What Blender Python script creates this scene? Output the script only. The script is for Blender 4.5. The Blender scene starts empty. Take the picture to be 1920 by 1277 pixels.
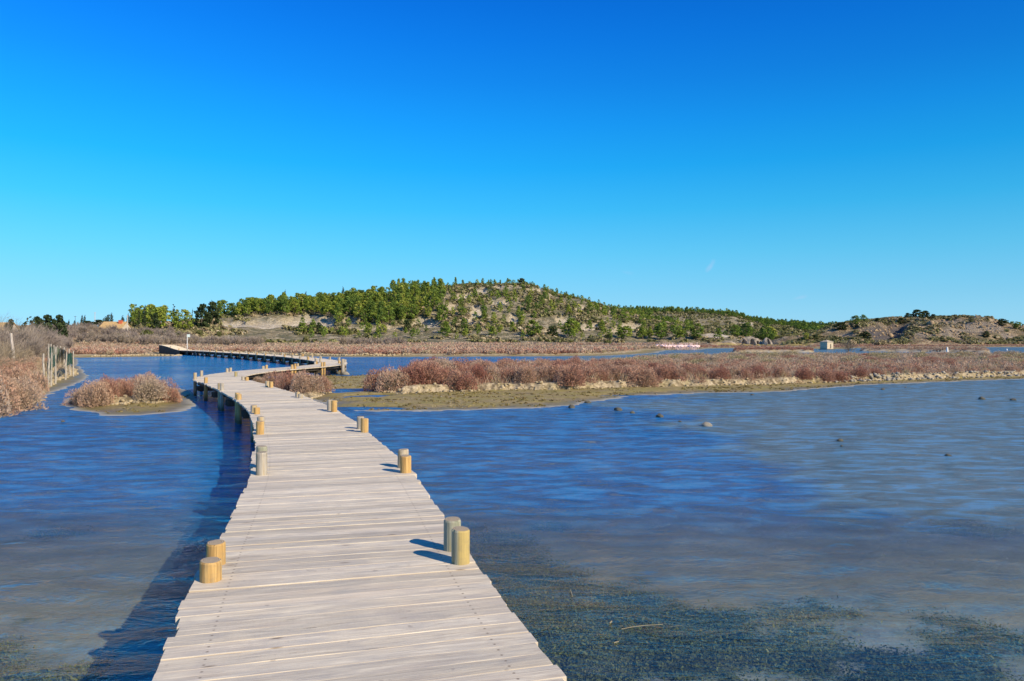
import bpy, math, random
import numpy as np
from mathutils import Vector, Matrix

random.seed(7)
RNG = np.random.default_rng(11)
scene = bpy.context.scene
COL = scene.collection

# ------------------------------------------------------------------ camera
F, CX, HZ, EYE = 1400.0, 960.0, 636.0, 2.25      # focal length (px of 1920), horizon row, eye height above the water
cam_d = bpy.data.cameras.new("camera")
cam_d.sensor_width = 36.0
cam_d.lens = F / 1920.0 * 36.0
cam_d.clip_start = 0.05
cam_d.clip_end = 9000.0
cam = bpy.data.objects.new("camera", cam_d)
COL.objects.link(cam)
cam.location = (0, 0, EYE)
cam.rotation_euler = (math.radians(90) - math.atan(2.5 / F), 0, 0)
scene.camera = cam

# ------------------------------------------------------------------ light
SUN_EL = math.radians(31)
SUN_AZ = math.radians(129.5)                       # clockwise from +Y (the view direction): behind the camera, to its right
sx, sy, sz = math.sin(SUN_AZ) * math.cos(SUN_EL), math.cos(SUN_AZ) * math.cos(SUN_EL), math.sin(SUN_EL)
sun_d = bpy.data.lights.new("sun", 'SUN')
sun_d.energy = 5.0
sun_d.angle = math.radians(0.53)
sun_d.color = (1.0, 0.85, 0.66)
sun = bpy.data.objects.new("sun", sun_d)
sun.rotation_euler = Vector((sx, sy, sz)).to_track_quat('Z', 'Y').to_euler()
sun.location = (30, -30, 40)
COL.objects.link(sun)

world = bpy.data.worlds.new("World")
scene.world = world
world.use_nodes = True
wn, wl = world.node_tree.nodes, world.node_tree.links
wn.clear()
w_out = wn.new("ShaderNodeOutputWorld")
w_bg = wn.new("ShaderNodeBackground")
w_bg.inputs[1].default_value = 0.10
sky = wn.new("ShaderNodeTexSky")
sky.sky_type = 'NISHITA'
sky.sun_disc = False
sky.sun_elevation = SUN_EL
sky.sun_rotation = SUN_AZ
sky.altitude = 0
sky.air_density = 1.0
sky.dust_density = 0.3
sky.ozone_density = 2.0
w_tc = wn.new("ShaderNodeTexCoord")
w_sep = wn.new("ShaderNodeSeparateXYZ")
w_ramp = wn.new("ShaderNodeValToRGB")              # the deep polarised blue of this clear winter air, by elevation
w_mul = wn.new("ShaderNodeVectorMath"); w_mul.operation = 'MULTIPLY'
w_scl = wn.new("ShaderNodeVectorMath"); w_scl.operation = 'SCALE'
SKY_RAMP = [(0.0, (0.3214, 0.6822, 0.9929)), (0.02, (0.3214, 0.6822, 0.9929)), (0.056, (0.2504, 0.6413, 0.94)), (0.112, (0.1471, 0.6214, 0.9402)), (0.168, (0.0622, 0.5624, 0.9645)), (0.222, (0.0231, 0.4806, 0.9908)), (0.274, (0.0144, 0.398, 1.0)), (0.323, (0.0102, 0.3185, 0.9433)), (0.371, (0.0067, 0.2629, 0.9014)), (0.415, (0.0048, 0.2173, 0.8356)), (0.55, (0.0057, 0.1847, 0.7102)), (0.75, (0.0239, 0.163, 0.5013)), (1.0, (0.0382, 0.163, 0.4178))]
cr = w_ramp.color_ramp
cr.interpolation = 'LINEAR'
while len(cr.elements) < len(SKY_RAMP):
    cr.elements.new(0.5)
for e, (p_, c_) in zip(cr.elements, SKY_RAMP):
    e.position = p_
    e.color = (*c_, 1)
w_scl.inputs[3].default_value = 4.839
wl.new(w_tc.outputs['Generated'], w_sep.inputs[0])
wl.new(w_sep.outputs[2], w_ramp.inputs[0])
w_gam = wn.new("ShaderNodeGamma"); w_gam.inputs[1].default_value = 0.3
w_side = wn.new("ShaderNodeMapRange")               # the sky is paler towards the left of the view
w_side.inputs[1].default_value = -1; w_side.inputs[2].default_value = 1; w_side.inputs[3].default_value = 1.33; w_side.inputs[4].default_value = .67
w_m2 = wn.new("ShaderNodeVectorMath"); w_m2.operation = 'SCALE'
w_hz = wn.new("ShaderNodeMapRange"); w_hz.inputs[1].default_value = 0; w_hz.inputs[2].default_value = .30; w_hz.inputs[3].default_value = .05; w_hz.inputs[4].default_value = 1
w_xm = wn.new("ShaderNodeMath"); w_xm.operation = 'MULTIPLY'
wl.new(w_sep.outputs[2], w_hz.inputs[0]); wl.new(w_sep.outputs[0], w_xm.inputs[0]); wl.new(w_hz.outputs[0], w_xm.inputs[1])
wl.new(w_xm.outputs[0], w_side.inputs[0])
wl.new(sky.outputs[0], w_gam.inputs[0])
wl.new(w_gam.outputs[0], w_m2.inputs[0]); wl.new(w_side.outputs[0], w_m2.inputs[3])
wl.new(w_m2.outputs[0], w_mul.inputs[0])
wl.new(w_ramp.outputs[0], w_mul.inputs[1])
wl.new(w_mul.outputs[0], w_scl.inputs[0])
def wisp(prev, px, py, wx, wy, rot, amt):
    d = Vector(((px - 960) / 1400, 1, (636 - py) / 1400)).normalized()
    sub = wn.new("ShaderNodeVectorMath"); sub.operation = 'SUBTRACT'; sub.inputs[1].default_value = d
    wl.new(w_tc.outputs['Generated'], sub.inputs[0])
    mp = wn.new("ShaderNodeMapping"); mp.vector_type = 'TEXTURE'; mp.inputs['Rotation'].default_value = (0, rot, 0); mp.inputs['Scale'].default_value = (wx / 1400, .05, wy / 1400)
    wl.new(sub.outputs[0], mp.inputs[0])
    ln = wn.new("ShaderNodeVectorMath"); ln.operation = 'LENGTH'; wl.new(mp.outputs[0], ln.inputs[0])
    nz = wn.new("ShaderNodeTexNoise"); nz.inputs['Scale'].default_value = 90; nz.inputs['Detail'].default_value = 4
    wl.new(w_tc.outputs['Generated'], nz.inputs[0])
    a = wn.new("ShaderNodeMath"); a.operation = 'ADD'; wl.new(ln.outputs['Value'], a.inputs[0]); wl.new(nz.outputs[0], a.inputs[1])
    mr = wn.new("ShaderNodeMapRange"); mr.interpolation_type = 'SMOOTHSTEP'
    mr.inputs[1].default_value = 1.45; mr.inputs[2].default_value = .5; mr.inputs[3].default_value = 0; mr.inputs[4].default_value = amt
    wl.new(a.outputs[0], mr.inputs[0])
    mx = wn.new("ShaderNodeMix"); mx.data_type = 'RGBA'; wl.new(mr.outputs[0], mx.inputs[0]); wl.new(prev, mx.inputs[6]); mx.inputs[7].default_value = (4.4, 5.2, 7.4, 1)
    return mx.outputs[2]
w_c = wisp(w_scl.outputs[0], 1333, 498, 16, 7, -1.0, .30)
w_c = wisp(w_c, 1500, 558, 18, 5, -.25, .22)
w_c = wisp(w_c, 1176, 511, 16, 6, .2, .10)
wl.new(w_c, w_bg.inputs[0])
wl.new(w_bg.outputs[0], w_out.inputs[0])

scene.view_settings.view_transform = 'Standard'
scene.view_settings.look = 'None'
scene.view_settings.exposure = 0.3
scene.view_settings.gamma = 1.0
try:
    scene.cycles.max_bounces = 6
    scene.cycles.transparent_max_bounces = 12
    scene.cycles.use_denoising = True
    scene.cycles.sample_clamp_indirect = 6
except Exception:
    pass

# ------------------------------------------------------------------ helpers
def W(px, py, z=0.0):
    """point of the photograph (1920 wide) lying at height z -> world x, y"""
    d = F * (EYE - z) / (py - HZ)
    return ((px - CX) * d / F, d)

def WD(px, d):
    return ((px - CX) * d / F, d)

def _hash(ix, iy, seed):
    h = (ix.astype(np.int64) * 374761393 + iy.astype(np.int64) * 668265263 + seed * 1442695041) & 0xffffffff
    h = ((h ^ (h >> 13)) * 1274126177) & 0xffffffff
    return ((h ^ (h >> 16)) & 0xffffff) / float(0xffffff)

def vnoise(x, y, seed=0):
    x = np.asarray(x, float); y = np.asarray(y, float)
    ix, iy = np.floor(x), np.floor(y)
    fx, fy = x - ix, y - iy
    fx = fx * fx * (3 - 2 * fx); fy = fy * fy * (3 - 2 * fy)
    a, b = _hash(ix, iy, seed), _hash(ix + 1, iy, seed)
    c, d = _hash(ix, iy + 1, seed), _hash(ix + 1, iy + 1, seed)
    return (a * (1 - fx) + b * fx) * (1 - fy) + (c * (1 - fx) + d * fx) * fy      # 0..1

def fbm(x, y, seed=0, octv=4, gain=0.5):
    s, a, t = 0, 1.0, 0
    for o in range(octv):
        s = s + a * (vnoise(x * 2 ** o + 17.3 * o, y * 2 ** o - 9.1 * o, seed + o) - 0.5)
        t += a
        a *= gain
    return s / t * 2      # about -1..1

def sstep(a, b, x):
    t = np.clip((x - a) / (b - a), 0, 1)
    return t * t * (3 - 2 * t)

def sdist(poly, x, y):
    """signed distance to a polygon, positive inside"""
    P = np.array(poly, float)
    d2 = np.full(x.shape, 1e18)
    ins = np.zeros(x.shape, bool)
    n = len(P)
    for i in range(n):
        ax, ay = P[i]; bx, by = P[(i + 1) % n]
        ex, ey = bx - ax, by - ay
        t = np.clip(((x - ax) * ex + (y - ay) * ey) / (ex * ex + ey * ey + 1e-12), 0, 1)
        d2 = np.minimum(d2, (x - ax - t * ex) ** 2 + (y - ay - t * ey) ** 2)
        c = (ay > y) != (by > y)
        with np.errstate(divide='ignore', invalid='ignore'):
            xi = ax + (y - ay) * ex / (ey if ey != 0 else 1e-12)
        ins ^= c & (x < xi)
    d = np.sqrt(d2)
    return np.where(ins, d, -d)

def tag(o, label=None, cat=None, group=None, kind=None):
    if label: o["label"] = label
    if cat: o["category"] = cat
    if group: o["group"] = group
    if kind: o["kind"] = kind
    return o

def mesh_np(name, verts, faces, mat=None, attrs=None, smooth=False, mats=None, matidx=None):
    """verts (n,3); faces: array (m,3|4) or a list of lists"""
    me = bpy.data.meshes.new(name)
    V = np.asarray(verts, np.float32)
    if isinstance(faces, np.ndarray):
        m, k = faces.shape
        me.vertices.add(len(V)); me.vertices.foreach_set("co", V.ravel())
        me.loops.add(m * k); me.loops.foreach_set("vertex_index", faces.astype(np.int32).ravel())
        me.polygons.add(m)
        me.polygons.foreach_set("loop_start", np.arange(0, m * k, k, dtype=np.int32))
        me.polygons.foreach_set("loop_total", np.full(m, k, np.int32))
        me.update(calc_edges=True)
    else:
        me.from_pydata([tuple(map(float, v)) for v in V], [], faces)
    if smooth:
        me.polygons.foreach_set("use_smooth", np.ones(len(me.polygons), bool))
    for an, arr in (attrs or {}).items():
        a = me.attributes.new(an, 'FLOAT_COLOR', 'POINT')
        arr = np.asarray(arr, np.float32)
        if arr.shape[1] == 3:
            arr = np.concatenate([arr, np.ones((len(arr), 1), np.float32)], 1)
        a.data.foreach_set("color", arr.ravel())
    for mm in (mats or ([mat] if mat else [])):
        me.materials.append(mm)
    if matidx is not None:
        me.polygons.foreach_set("material_index", np.asarray(matidx, np.int32))
    return me

def link(name, me, parent=None, loc=(0, 0, 0), rot=(0, 0, 0), scale=(1, 1, 1)):
    o = bpy.data.objects.new(name, me)
    COL.objects.link(o)
    o.location = loc; o.rotation_euler = rot; o.scale = scale
    if parent is not None:
        o.parent = parent
    return o

class Geo:
    """collects verts, faces and one colour attribute"""
    def __init__(s): s.V, s.Fc, s.T, s.n = [], [], [], 0
    def add(s, v, f, t=(0, 1, 0)):
        v = np.asarray(v, float)
        s.V.append(v)
        s.Fc.extend([[i + s.n for i in q] for q in f])
        t = np.asarray(t, float)
        s.T.append(np.tile(t, (len(v), 1)) if t.ndim == 1 else t)
        s.n += len(v)
    def box(s, c, size, rz=0, t=(0, 1, 0), tilt=None):
        hx, hy, hz = [q / 2 for q in size]
        v = np.array([(-hx, -hy, -hz), (hx, -hy, -hz), (hx, hy, -hz), (-hx, hy, -hz), (-hx, -hy, hz), (hx, -hy, hz), (hx, hy, hz), (-hx, hy, hz)])
        M = Matrix.Rotation(rz, 3, 'Z')
        if tilt is not None: M = tilt
        v = v @ np.array(M).T + np.array(c)
        s.add(v, [[0, 3, 2, 1], [4, 5, 6, 7], [0, 1, 5, 4], [1, 2, 6, 5], [2, 3, 7, 6], [3, 0, 4, 7]], t)
    def tube(s, pts, rad, seg=8, cap=True, t=(0, 1, 0), wob=0.0):
        pts = [Vector(p) for p in pts]
        rings = []
        up0 = Vector((0, 0, 1))
        for i, p in enumerate(pts):
            a = pts[max(i - 1, 0)]; b = pts[min(i + 1, len(pts) - 1)]
            d = (b - a).normalized()
            u = d.cross(Vector((0.31, 0.95, 0.02))).normalized()
            w = d.cross(u)
            r = rad[i] if hasattr(rad, '__len__') else rad
            for k in range(seg):
                an = 2 * math.pi * k / seg
                rr = r * (1 + wob * random.uniform(-1, 1))
                rings.append(p + (u * math.cos(an) + w * math.sin(an)) * rr)
        f = []
        for i in range(len(pts) - 1):
            for k in range(seg):
                k2 = (k + 1) % seg
                f.append([i * seg + k, i * seg + k2, (i + 1) * seg + k2, (i + 1) * seg + k])
        if cap:
            f.append([k for k in range(seg)][::-1]); f.append([(len(pts) - 1) * seg + k for k in range(seg)])
        s.add([tuple(v) for v in rings], f, t)
    def mesh(s, name, mat, smooth=False, attr='tint'):
        return mesh_np(name, np.concatenate(s.V), s.Fc, mat, {attr: np.concatenate(s.T)}, smooth)

# ---------- node helpers
def new_mat(name):
    m = bpy.data.materials.new(name); m.use_nodes = True
    nt = m.node_tree; nt.nodes.clear()
    out = nt.nodes.new("ShaderNodeOutputMaterial")
    return m, nt, nt.nodes, nt.links, out

def N(nt, typ, ins=None, **kw):
    n = nt.nodes.new(typ)
    for k, v in kw.items():
        setattr(n, k, v)
    for k, v in (ins or {}).items():
        if isinstance(v, bpy.types.NodeSocket):
            nt.links.new(v, n.inputs[k])
        else:
            n.inputs[k].default_value = v
    return n

def ramp(nt, fac, stops, interp='LINEAR'):
    r = nt.nodes.new("ShaderNodeValToRGB")
    r.color_ramp.interpolation = interp
    while len(r.color_ramp.elements) < len(stops):
        r.color_ramp.elements.new(0.5)
    for e, (p, c) in zip(r.color_ramp.elements, stops):
        e.position = p
        e.color = (*c, 1) if hasattr(c, '__len__') else (c, c, c, 1)
    nt.links.new(fac, r.inputs[0])
    return r.outputs[0]

def mix(nt, fac, a, b, mode='MIX'):
    n = nt.nodes.new("ShaderNodeMix"); n.data_type = 'RGBA'; n.blend_type = mode
    for sock, v in ((n.inputs[0], fac), (n.inputs[6], a), (n.inputs[7], b)):
        if isinstance(v, bpy.types.NodeSocket): nt.links.new(v, sock)
        else: sock.default_value = (*v, 1) if hasattr(v, '__len__') and len(v) == 3 else v
    return n.outputs[2]

def math_(nt, op, a, b=0.0, clamp=False):
    n = nt.nodes.new("ShaderNodeMath"); n.operation = op; n.use_clamp = clamp
    for i, v in enumerate((a, b)):
        if isinstance(v, bpy.types.NodeSocket): nt.links.new(v, n.inputs[i])
        else: n.inputs[i].default_value = v
    return n.outputs[0]

def noise(nt, vec, scale, detail=4, rough=0.55, dist=0.0):
    n = nt.nodes.new("ShaderNodeTexNoise")
    n.inputs['Scale'].default_value = scale; n.inputs['Detail'].default_value = detail
    n.inputs['Roughness'].default_value = rough; n.inputs['Distortion'].default_value = dist
    if vec is not None: nt.links.new(vec, n.inputs['Vector'])
    return n.outputs[0]

def mapping(nt, vec, scale=(1, 1, 1), rot=(0, 0, 0), loc=(0, 0, 0)):
    m = nt.nodes.new("ShaderNodeMapping")
    m.inputs['Scale'].default_value = scale; m.inputs['Rotation'].default_value = rot; m.inputs['Location'].default_value = loc
    nt.links.new(vec, m.inputs[0])
    return m.outputs[0]

def principled(nt, out, col, rough=0.8, normal=None, spec=0.3):
    p = nt.nodes.new("ShaderNodeBsdfPrincipled")
    for k, v in (('Base Color', col), ('Roughness', rough), ('Specular IOR Level', spec)):
        if isinstance(v, bpy.types.NodeSocket): nt.links.new(v, p.inputs[k])
        else: p.inputs[k].default_value = (*v, 1) if hasattr(v, '__len__') and len(v) == 3 else v
    if normal is not None: nt.links.new(normal, p.inputs['Normal'])
    nt.links.new(p.outputs[0], out.inputs[0])
    return p

def bump(nt, h, strength=0.5, dist=0.02, normal=None):
    b = nt.nodes.new("ShaderNodeBump")
    b.inputs['Strength'].default_value = strength; b.inputs['Distance'].default_value = dist
    nt.links.new(h, b.inputs['Height'])
    if normal is not None: nt.links.new(normal, b.inputs['Normal'])
    return b.outputs[0]

# ------------------------------------------------------------------ materials
def mat_foliage(name, stops, transl=0.25, bright=1.0, spec=0.15):
    """colour picked by tint.r + object colour, brightness by tint.g; stops are real leaf or twig colours"""
    m, nt, nd, lk, out = new_mat(name)
    at = N(nt, "ShaderNodeAttribute", attribute_name='tint')
    sep = N(nt, "ShaderNodeSeparateColor", {0: at.outputs['Color']})
    oi = N(nt, "ShaderNodeObjectInfo")
    so = N(nt, "ShaderNodeSeparateColor", {0: oi.outputs['Color']})
    h = math_(nt, 'ADD', sep.outputs[0], so.outputs[0], True)
    c = ramp(nt, h, stops)
    g = math_(nt, 'MULTIPLY', sep.outputs[1], bright)
    c2 = mix(nt, 1.0, c, N(nt, "ShaderNodeCombineColor", {0: g, 1: g, 2: g}).outputs[0], 'MULTIPLY')
    d = N(nt, "ShaderNodeBsdfDiffuse", {'Color': c2})
    t = N(nt, "ShaderNodeBsdfTranslucent", {'Color': c2})
    mx = N(nt, "ShaderNodeMixShader", {0: transl, 1: d.outputs[0], 2: t.outputs[0]})
    lk.new(mx.outputs[0], out.inputs[0])
    return m

M_SALT = mat_foliage("salt_shrub", [(0, (.36, .165, .12)), (.22, (.46, .265, .185)), (.40, (.54, .375, .255)), (.55, (.48, .38, .29)), (.72, (.50, .395, .26)), (.86, (.40, .36, .18)), (1, (.54, .46, .30))], .25)
M_TWIG = mat_foliage("bare_twig", [(0, (.26, .21, .19)), (.35, (.33, .28, .23)), (.7, (.38, .31, .21)), (1, (.24, .20, .15))], .1)
M_PINE = mat_foliage("pine_needles", [(0, (.045, .075, .022)), (.35, (.085, .125, .026)), (.7, (.140, .175, .030)), (1, (.20, .20, .045))], .3, 1.85)
M_DARKTREE = mat_foliage("dark_needles", [(0, (.028, .045, .022)), (.5, (.045, .065, .028)), (1, (.075, .09, .035))], .2, 1.1)
M_SCRUB = mat_foliage("scrub_leaves", [(0, (.10, .115, .04)), (.3, (.17, .17, .07)), (.6, (.27, .24, .13)), (.8, (.36, .28, .17)), (1, (.38, .34, .24))], .25, 1.2)

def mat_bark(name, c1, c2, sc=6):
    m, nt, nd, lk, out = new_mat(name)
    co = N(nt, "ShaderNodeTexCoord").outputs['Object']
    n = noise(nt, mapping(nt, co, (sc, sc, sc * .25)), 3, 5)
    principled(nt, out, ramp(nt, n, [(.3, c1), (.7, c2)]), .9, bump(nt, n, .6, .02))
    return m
M_BARK = mat_bark("bark", (.06, .05, .04), (.20, .16, .12))
M_STAKE = mat_bark("weathered_stake", (.24, .21, .17), (.50, .46, .38), 8)

# deck planks: attribute 'pc' = metres along the plank, metres across, plank number
def mat_deck():
    m, nt, nd, lk, out = new_mat("weathered_planks")
    at = N(nt, "ShaderNodeAttribute", attribute_name='pc')
    v = at.outputs['Vector']
    sp = N(nt, "ShaderNodeSeparateXYZ", {0: v})
    idn = math_(nt, 'MULTIPLY', sp.outputs[2], 7.317)
    gv = N(nt, "ShaderNodeCombineXYZ", {0: math_(nt, 'MULTIPLY', sp.outputs[0], 1.6), 1: math_(nt, 'MULTIPLY', sp.outputs[1], 34.0), 2: idn}).outputs[0]
    gv2 = N(nt, "ShaderNodeCombineXYZ", {0: math_(nt, 'MULTIPLY', sp.outputs[0], 3.5), 1: math_(nt, 'MULTIPLY', sp.outputs[1], 95.0), 2: idn}).outputs[0]
    gv3 = N(nt, "ShaderNodeCombineXYZ", {0: sp.outputs[0], 1: math_(nt, 'MULTIPLY', sp.outputs[1], 3.2), 2: idn}).outputs[0]
    g1 = noise(nt, gv, 1.0, 6, .62, 1.4)
    g2 = noise(nt, gv2, 1.0, 3, .6, .4)
    g3 = noise(nt, gv3, 3.2, 4, .6, .8)
    wn_ = N(nt, "ShaderNodeTexWhiteNoise", {'W': sp.outputs[2]}, noise_dimensions='1D').outputs[0]
    c = ramp(nt, g1, [(.32, (.42, .36, .285)), (.43, (.53, .47, .375)), (.54, (.61, .55, .44)), (.68, (.73, .66, .53))])
    grey = ramp(nt, g3, [(.42, 0.0), (.66, 1.0)])
    c = mix(nt, math_(nt, 'MULTIPLY', grey, .55), c, (.36, .345, .325))
    tan = ramp(nt, noise(nt, gv3, 1.3, 3, .6), [(.5, 0.0), (.72, 1.0)])
    c = mix(nt, math_(nt, 'MULTIPLY', tan, .40), c, (.66, .55, .42))
    pl = ramp(nt, wn_, [(0, .78), (.5, .98), (1, 1.12)])
    c = mix(nt, 1.0, c, pl, 'MULTIPLY')
    # cracks and splits: long dark slits
    slit = ramp(nt, g2, [(.27, 1.0), (.335, 0.0)])
    slitm = ramp(nt, noise(nt, gv3, 2.1, 2, .5), [(.50, 0.0), (.62, 1.0)])
    sl = math_(nt, 'MULTIPLY', slit, slitm)
    c = mix(nt, math_(nt, 'MULTIPLY', sl, .85), c, (.10, .085, .075))
    # knots
    kv = N(nt, "ShaderNodeCombineXYZ", {0: math_(nt, 'MULTIPLY', sp.outputs[0], 2.6), 1: math_(nt, 'MULTIPLY', sp.outputs[1], 9.0), 2: idn}).outputs[0]
    vo = N(nt, "ShaderNodeTexVoronoi", {'Vector': kv, 'Scale': 1.0}, feature='F1')
    kd = vo.outputs['Distance']
    kn = ramp(nt, kd, [(.05, 1.0), (.13, .0)])
    kring = ramp(nt, kd, [(.10, 0.0), (.16, .45), (.30, .0)])
    ksel = ramp(nt, N(nt, "ShaderNodeSeparateColor", {0: vo.outputs['Color']}).outputs[0], [(.50, 0.0), (.52, 1.0)])
    c = mix(nt, math_(nt, 'MULTIPLY', math_(nt, 'MULTIPLY', kn, ksel), .9), c, (.16, .12, .09))
    c = mix(nt, math_(nt, 'MULTIPLY', kring, ksel), c, (.40, .36, .33))
    # two nail rows per plank, over the bearers
    dx = math_(nt, 'MINIMUM', math_(nt, 'ABSOLUTE', math_(nt, 'SUBTRACT', sp.outputs[0], 2.28)), math_(nt, 'ABSOLUTE', math_(nt, 'SUBTRACT', sp.outputs[0], 3.72)))
    dy = math_(nt, 'MINIMUM', math_(nt, 'ABSOLUTE', math_(nt, 'SUBTRACT', sp.outputs[1], .067)), math_(nt, 'ABSOLUTE', math_(nt, 'SUBTRACT', sp.outputs[1], .133)))
    dn_ = math_(nt, 'SQRT', math_(nt, 'ADD', math_(nt, 'MULTIPLY', dx, dx), math_(nt, 'MULTIPLY', dy, dy)))
    nail = ramp(nt, dn_, [(.0055, 1.0), (.009, 0.0)])
    c = mix(nt, math_(nt, 'MULTIPLY', nail, .75), c, (.11, .075, .055))
    # scuffs, droppings and damp blotches wandering over several boards
    Pw = N(nt, "ShaderNodeNewGeometry").outputs['Position']
    bl = ramp(nt, noise(nt, Pw, 1.1, 6, .68, .3), [(.50, 0.0), (.66, 1.0)])
    c = mix(nt, math_(nt, 'MULTIPLY', bl, .30), c, (.40, .36, .31))
    dr = ramp(nt, noise(nt, Pw, 9.0, 3, .5), [(.70, 0.0), (.74, 1.0)])
    c = mix(nt, math_(nt, 'MULTIPLY', dr, .55), c, (.27, .24, .21))
    edge = N(nt, "ShaderNodeAttribute", attribute_name='edge').outputs['Fac']
    c = mix(nt, edge, c, (.44, .36, .26))
    c = mix(nt, 1.0, c, (1.10, 1.085, 1.03), 'MULTIPLY')
    h = math_(nt, 'SUBTRACT', math_(nt, 'ADD', math_(nt, 'MULTIPLY', g1, .6), math_(nt, 'MULTIPLY', g2, .5)), math_(nt, 'MULTIPLY', sl, .8))
    principled(nt, out, c, .85, bump(nt, h, .55, .006), .2)
    return m
M_DECK = mat_deck()

def mat_post(name, c_lo, c_hi, c_side, streak=(.25, .13, .04)):
    m, nt, nd, lk, out = new_mat(name)
    co = N(nt, "ShaderNodeTexCoord").outputs['Object']
    oi = N(nt, "ShaderNodeObjectInfo").outputs['Random']
    off = N(nt, "ShaderNodeVectorMath", {0: co, 1: N(nt, "ShaderNodeCombineXYZ", {0: 0, 1: 0, 2: math_(nt, 'MULTIPLY', oi, 37.0)}).outputs[0]}, operation='ADD').outputs[0]
    g = noise(nt, mapping(nt, off, (26, 26, 1.6)), 1.0, 5, .6, .7)
    c = ramp(nt, g, [(.3, c_lo), (.62, c_hi)])
    st = ramp(nt, noise(nt, mapping(nt, off, (34, 34, .9)), 1.0, 3, .6), [(.60, 0.0), (.70, 1.0)])
    c = mix(nt, math_(nt, 'MULTIPLY', st, .7), c, streak)
    crk = ramp(nt, noise(nt, mapping(nt, off, (48, 48, .7)), 1.0, 2, .5), [(.68, 0.0), (.72, 1.0)])
    side = ramp(nt, noise(nt, mapping(nt, off, (9, 9, .5)), 1.0, 2, .5), [(.50, 0.0), (.60, .85)])
    drt = ramp(nt, noise(nt, off, 11., 5, .65), [(.5, 0.0), (.7, .5)])
    c = mix(nt, side, c, c_side)
    c = mix(nt, drt, c, (.20, .17, .12))
    c = mix(nt, math_(nt, 'MULTIPLY', crk, .8), c, (.06, .04, .025))
    # end grain on the sawn top
    nz = N(nt, "ShaderNodeSeparateXYZ", {0: N(nt, "ShaderNodeNewGeometry").outputs['Normal']}).outputs[2]
    top = ramp(nt, nz, [(.6, 0.0), (.8, 1.0)])
    wv = N(nt, "ShaderNodeTexWave", {'Vector': mapping(nt, co, (1, 1, 0)), 'Scale': 26.0, 'Distortion': 2.2, 'Detail': 2.0}, wave_type='RINGS', rings_direction='Z').outputs['Fac']
    c = mix(nt, top, c, ramp(nt, wv, [(0, (.22, .17, .11)), (1, (.48, .40, .28))]))
    # wet and dark near the water line
    pz = N(nt, "ShaderNodeSeparateXYZ", {0: N(nt, "ShaderNodeNewGeometry").outputs['Position']}).outputs[2]
    wet = ramp(nt, math_(nt, 'ADD', pz, math_(nt, 'MULTIPLY', g, .1)), [(.12, 1.0), (.32, 0.0)])
    c = mix(nt, math_(nt, 'MULTIPLY', wet, .8), c, (.05, .05, .035))
    principled(nt, out, c, .8, bump(nt, math_(nt, 'SUBTRACT', g, crk), .8, .008), .2)
    return m
M_POST_FRESH = mat_post("fresh_pine_post", (.30, .17, .055), (.56, .37, .14), (.52, .37, .17))
M_POST_GREEN = mat_post("greenish_post", (.17, .18, .12), (.34, .34, .25), (.46, .34, .11))
M_POST_GREY = mat_post("grey_post", (.26, .23, .18), (.46, .42, .34), (.46, .34, .16))
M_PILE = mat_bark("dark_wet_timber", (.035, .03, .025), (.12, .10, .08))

def mat_simple(name, col, var=.25, rough=.85, sc=8, bd=.01, spec=.2):
    m, nt, nd, lk, out = new_mat(name)
    co = N(nt, "ShaderNodeTexCoord").outputs['Object']
    n = noise(nt, co, sc, 5, .6)
    lo = tuple(q * (1 - var) for q in col); hi = tuple(min(1, q * (1 + var)) for q in col)
    principled(nt, out, ramp(nt, n, [(.3, lo), (.7, hi)]), rough, bump(nt, n, .6, bd), spec)
    return m

# ------------------------------------------------------------------ the lie of the land (plan view, metres)
LEFT_BANK_MUD = [W(*p) for p in [(-500, 830), (-160, 786), (0, 767), (40, 759), (66, 746), (100, 731), (128, 722), (150, 713), (159, 704), (146, 694), (140, 684), (139, 672)]] + [(-90, 96), (-140, 60), (-60, 8)]
LEFT_BANK = [W(*p, .2) for p in [(-500, 815), (-160, 776), (0, 757), (48, 752), (60, 741), (66, 734), (78, 722), (92, 712), (118, 703), (136, 698), (134, 688), (128, 676)]] + [(-92, 94), (-140, 60), (-60, 8)]
LEFT_ISLE_MUD = [W(*p) for p in [(138, 757), (155, 769), (200, 777), (262, 778), (322, 772), (350, 758), (352, 742), (345, 733), (310, 727), (250, 726), (190, 730), (148, 740)]]
LEFT_ISLE = [W(*p, .15) for p in [(140, 748), (175, 751), (230, 753), (290, 751), (325, 746), (328, 738), (290, 733), (230, 732), (170, 737)]]
MID_MUD = [W(*p) for p in [(470, 733), (560, 741), (600, 753), (640, 764), (700, 769), (800, 770), (900, 767), (1000, 764), (1070, 759), (1128, 748), (1190, 741), (1300, 737), (1440, 735), (1500, 731), (1600, 723), (1700, 718), (1830, 713), (1990, 708), (2300, 700)]] + \
          [(44, 60), (20, 52), W(860, 700), W(760, 699), W(660, 705), W(610, 705), W(540, 705), W(480, 712)]
BIG_ISLE = [W(*p, .12) for p in [(690, 722), (702, 731), (750, 736), (830, 733), (890, 731), (960, 729), (1040, 729), (1100, 727), (1200, 724), (1300, 722), (1440, 719), (1560, 715), (1700, 710), (1830, 706), (1990, 701), (2300, 692)]] + \
           [(95, 66), (120, 90), (80, 92), (46, 93), (30, 90), (22, 84), (15, 76), (9, 66), (2, 58), (-3, 52), (-6, 47), (-7.2, 42)]
MID_CLUMP = [W(*p, .12) for p in [(470, 722), (500, 731), (540, 738), (585, 742), (612, 736), (618, 726), (600, 715), (540, 712), (480, 714)]]
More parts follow.
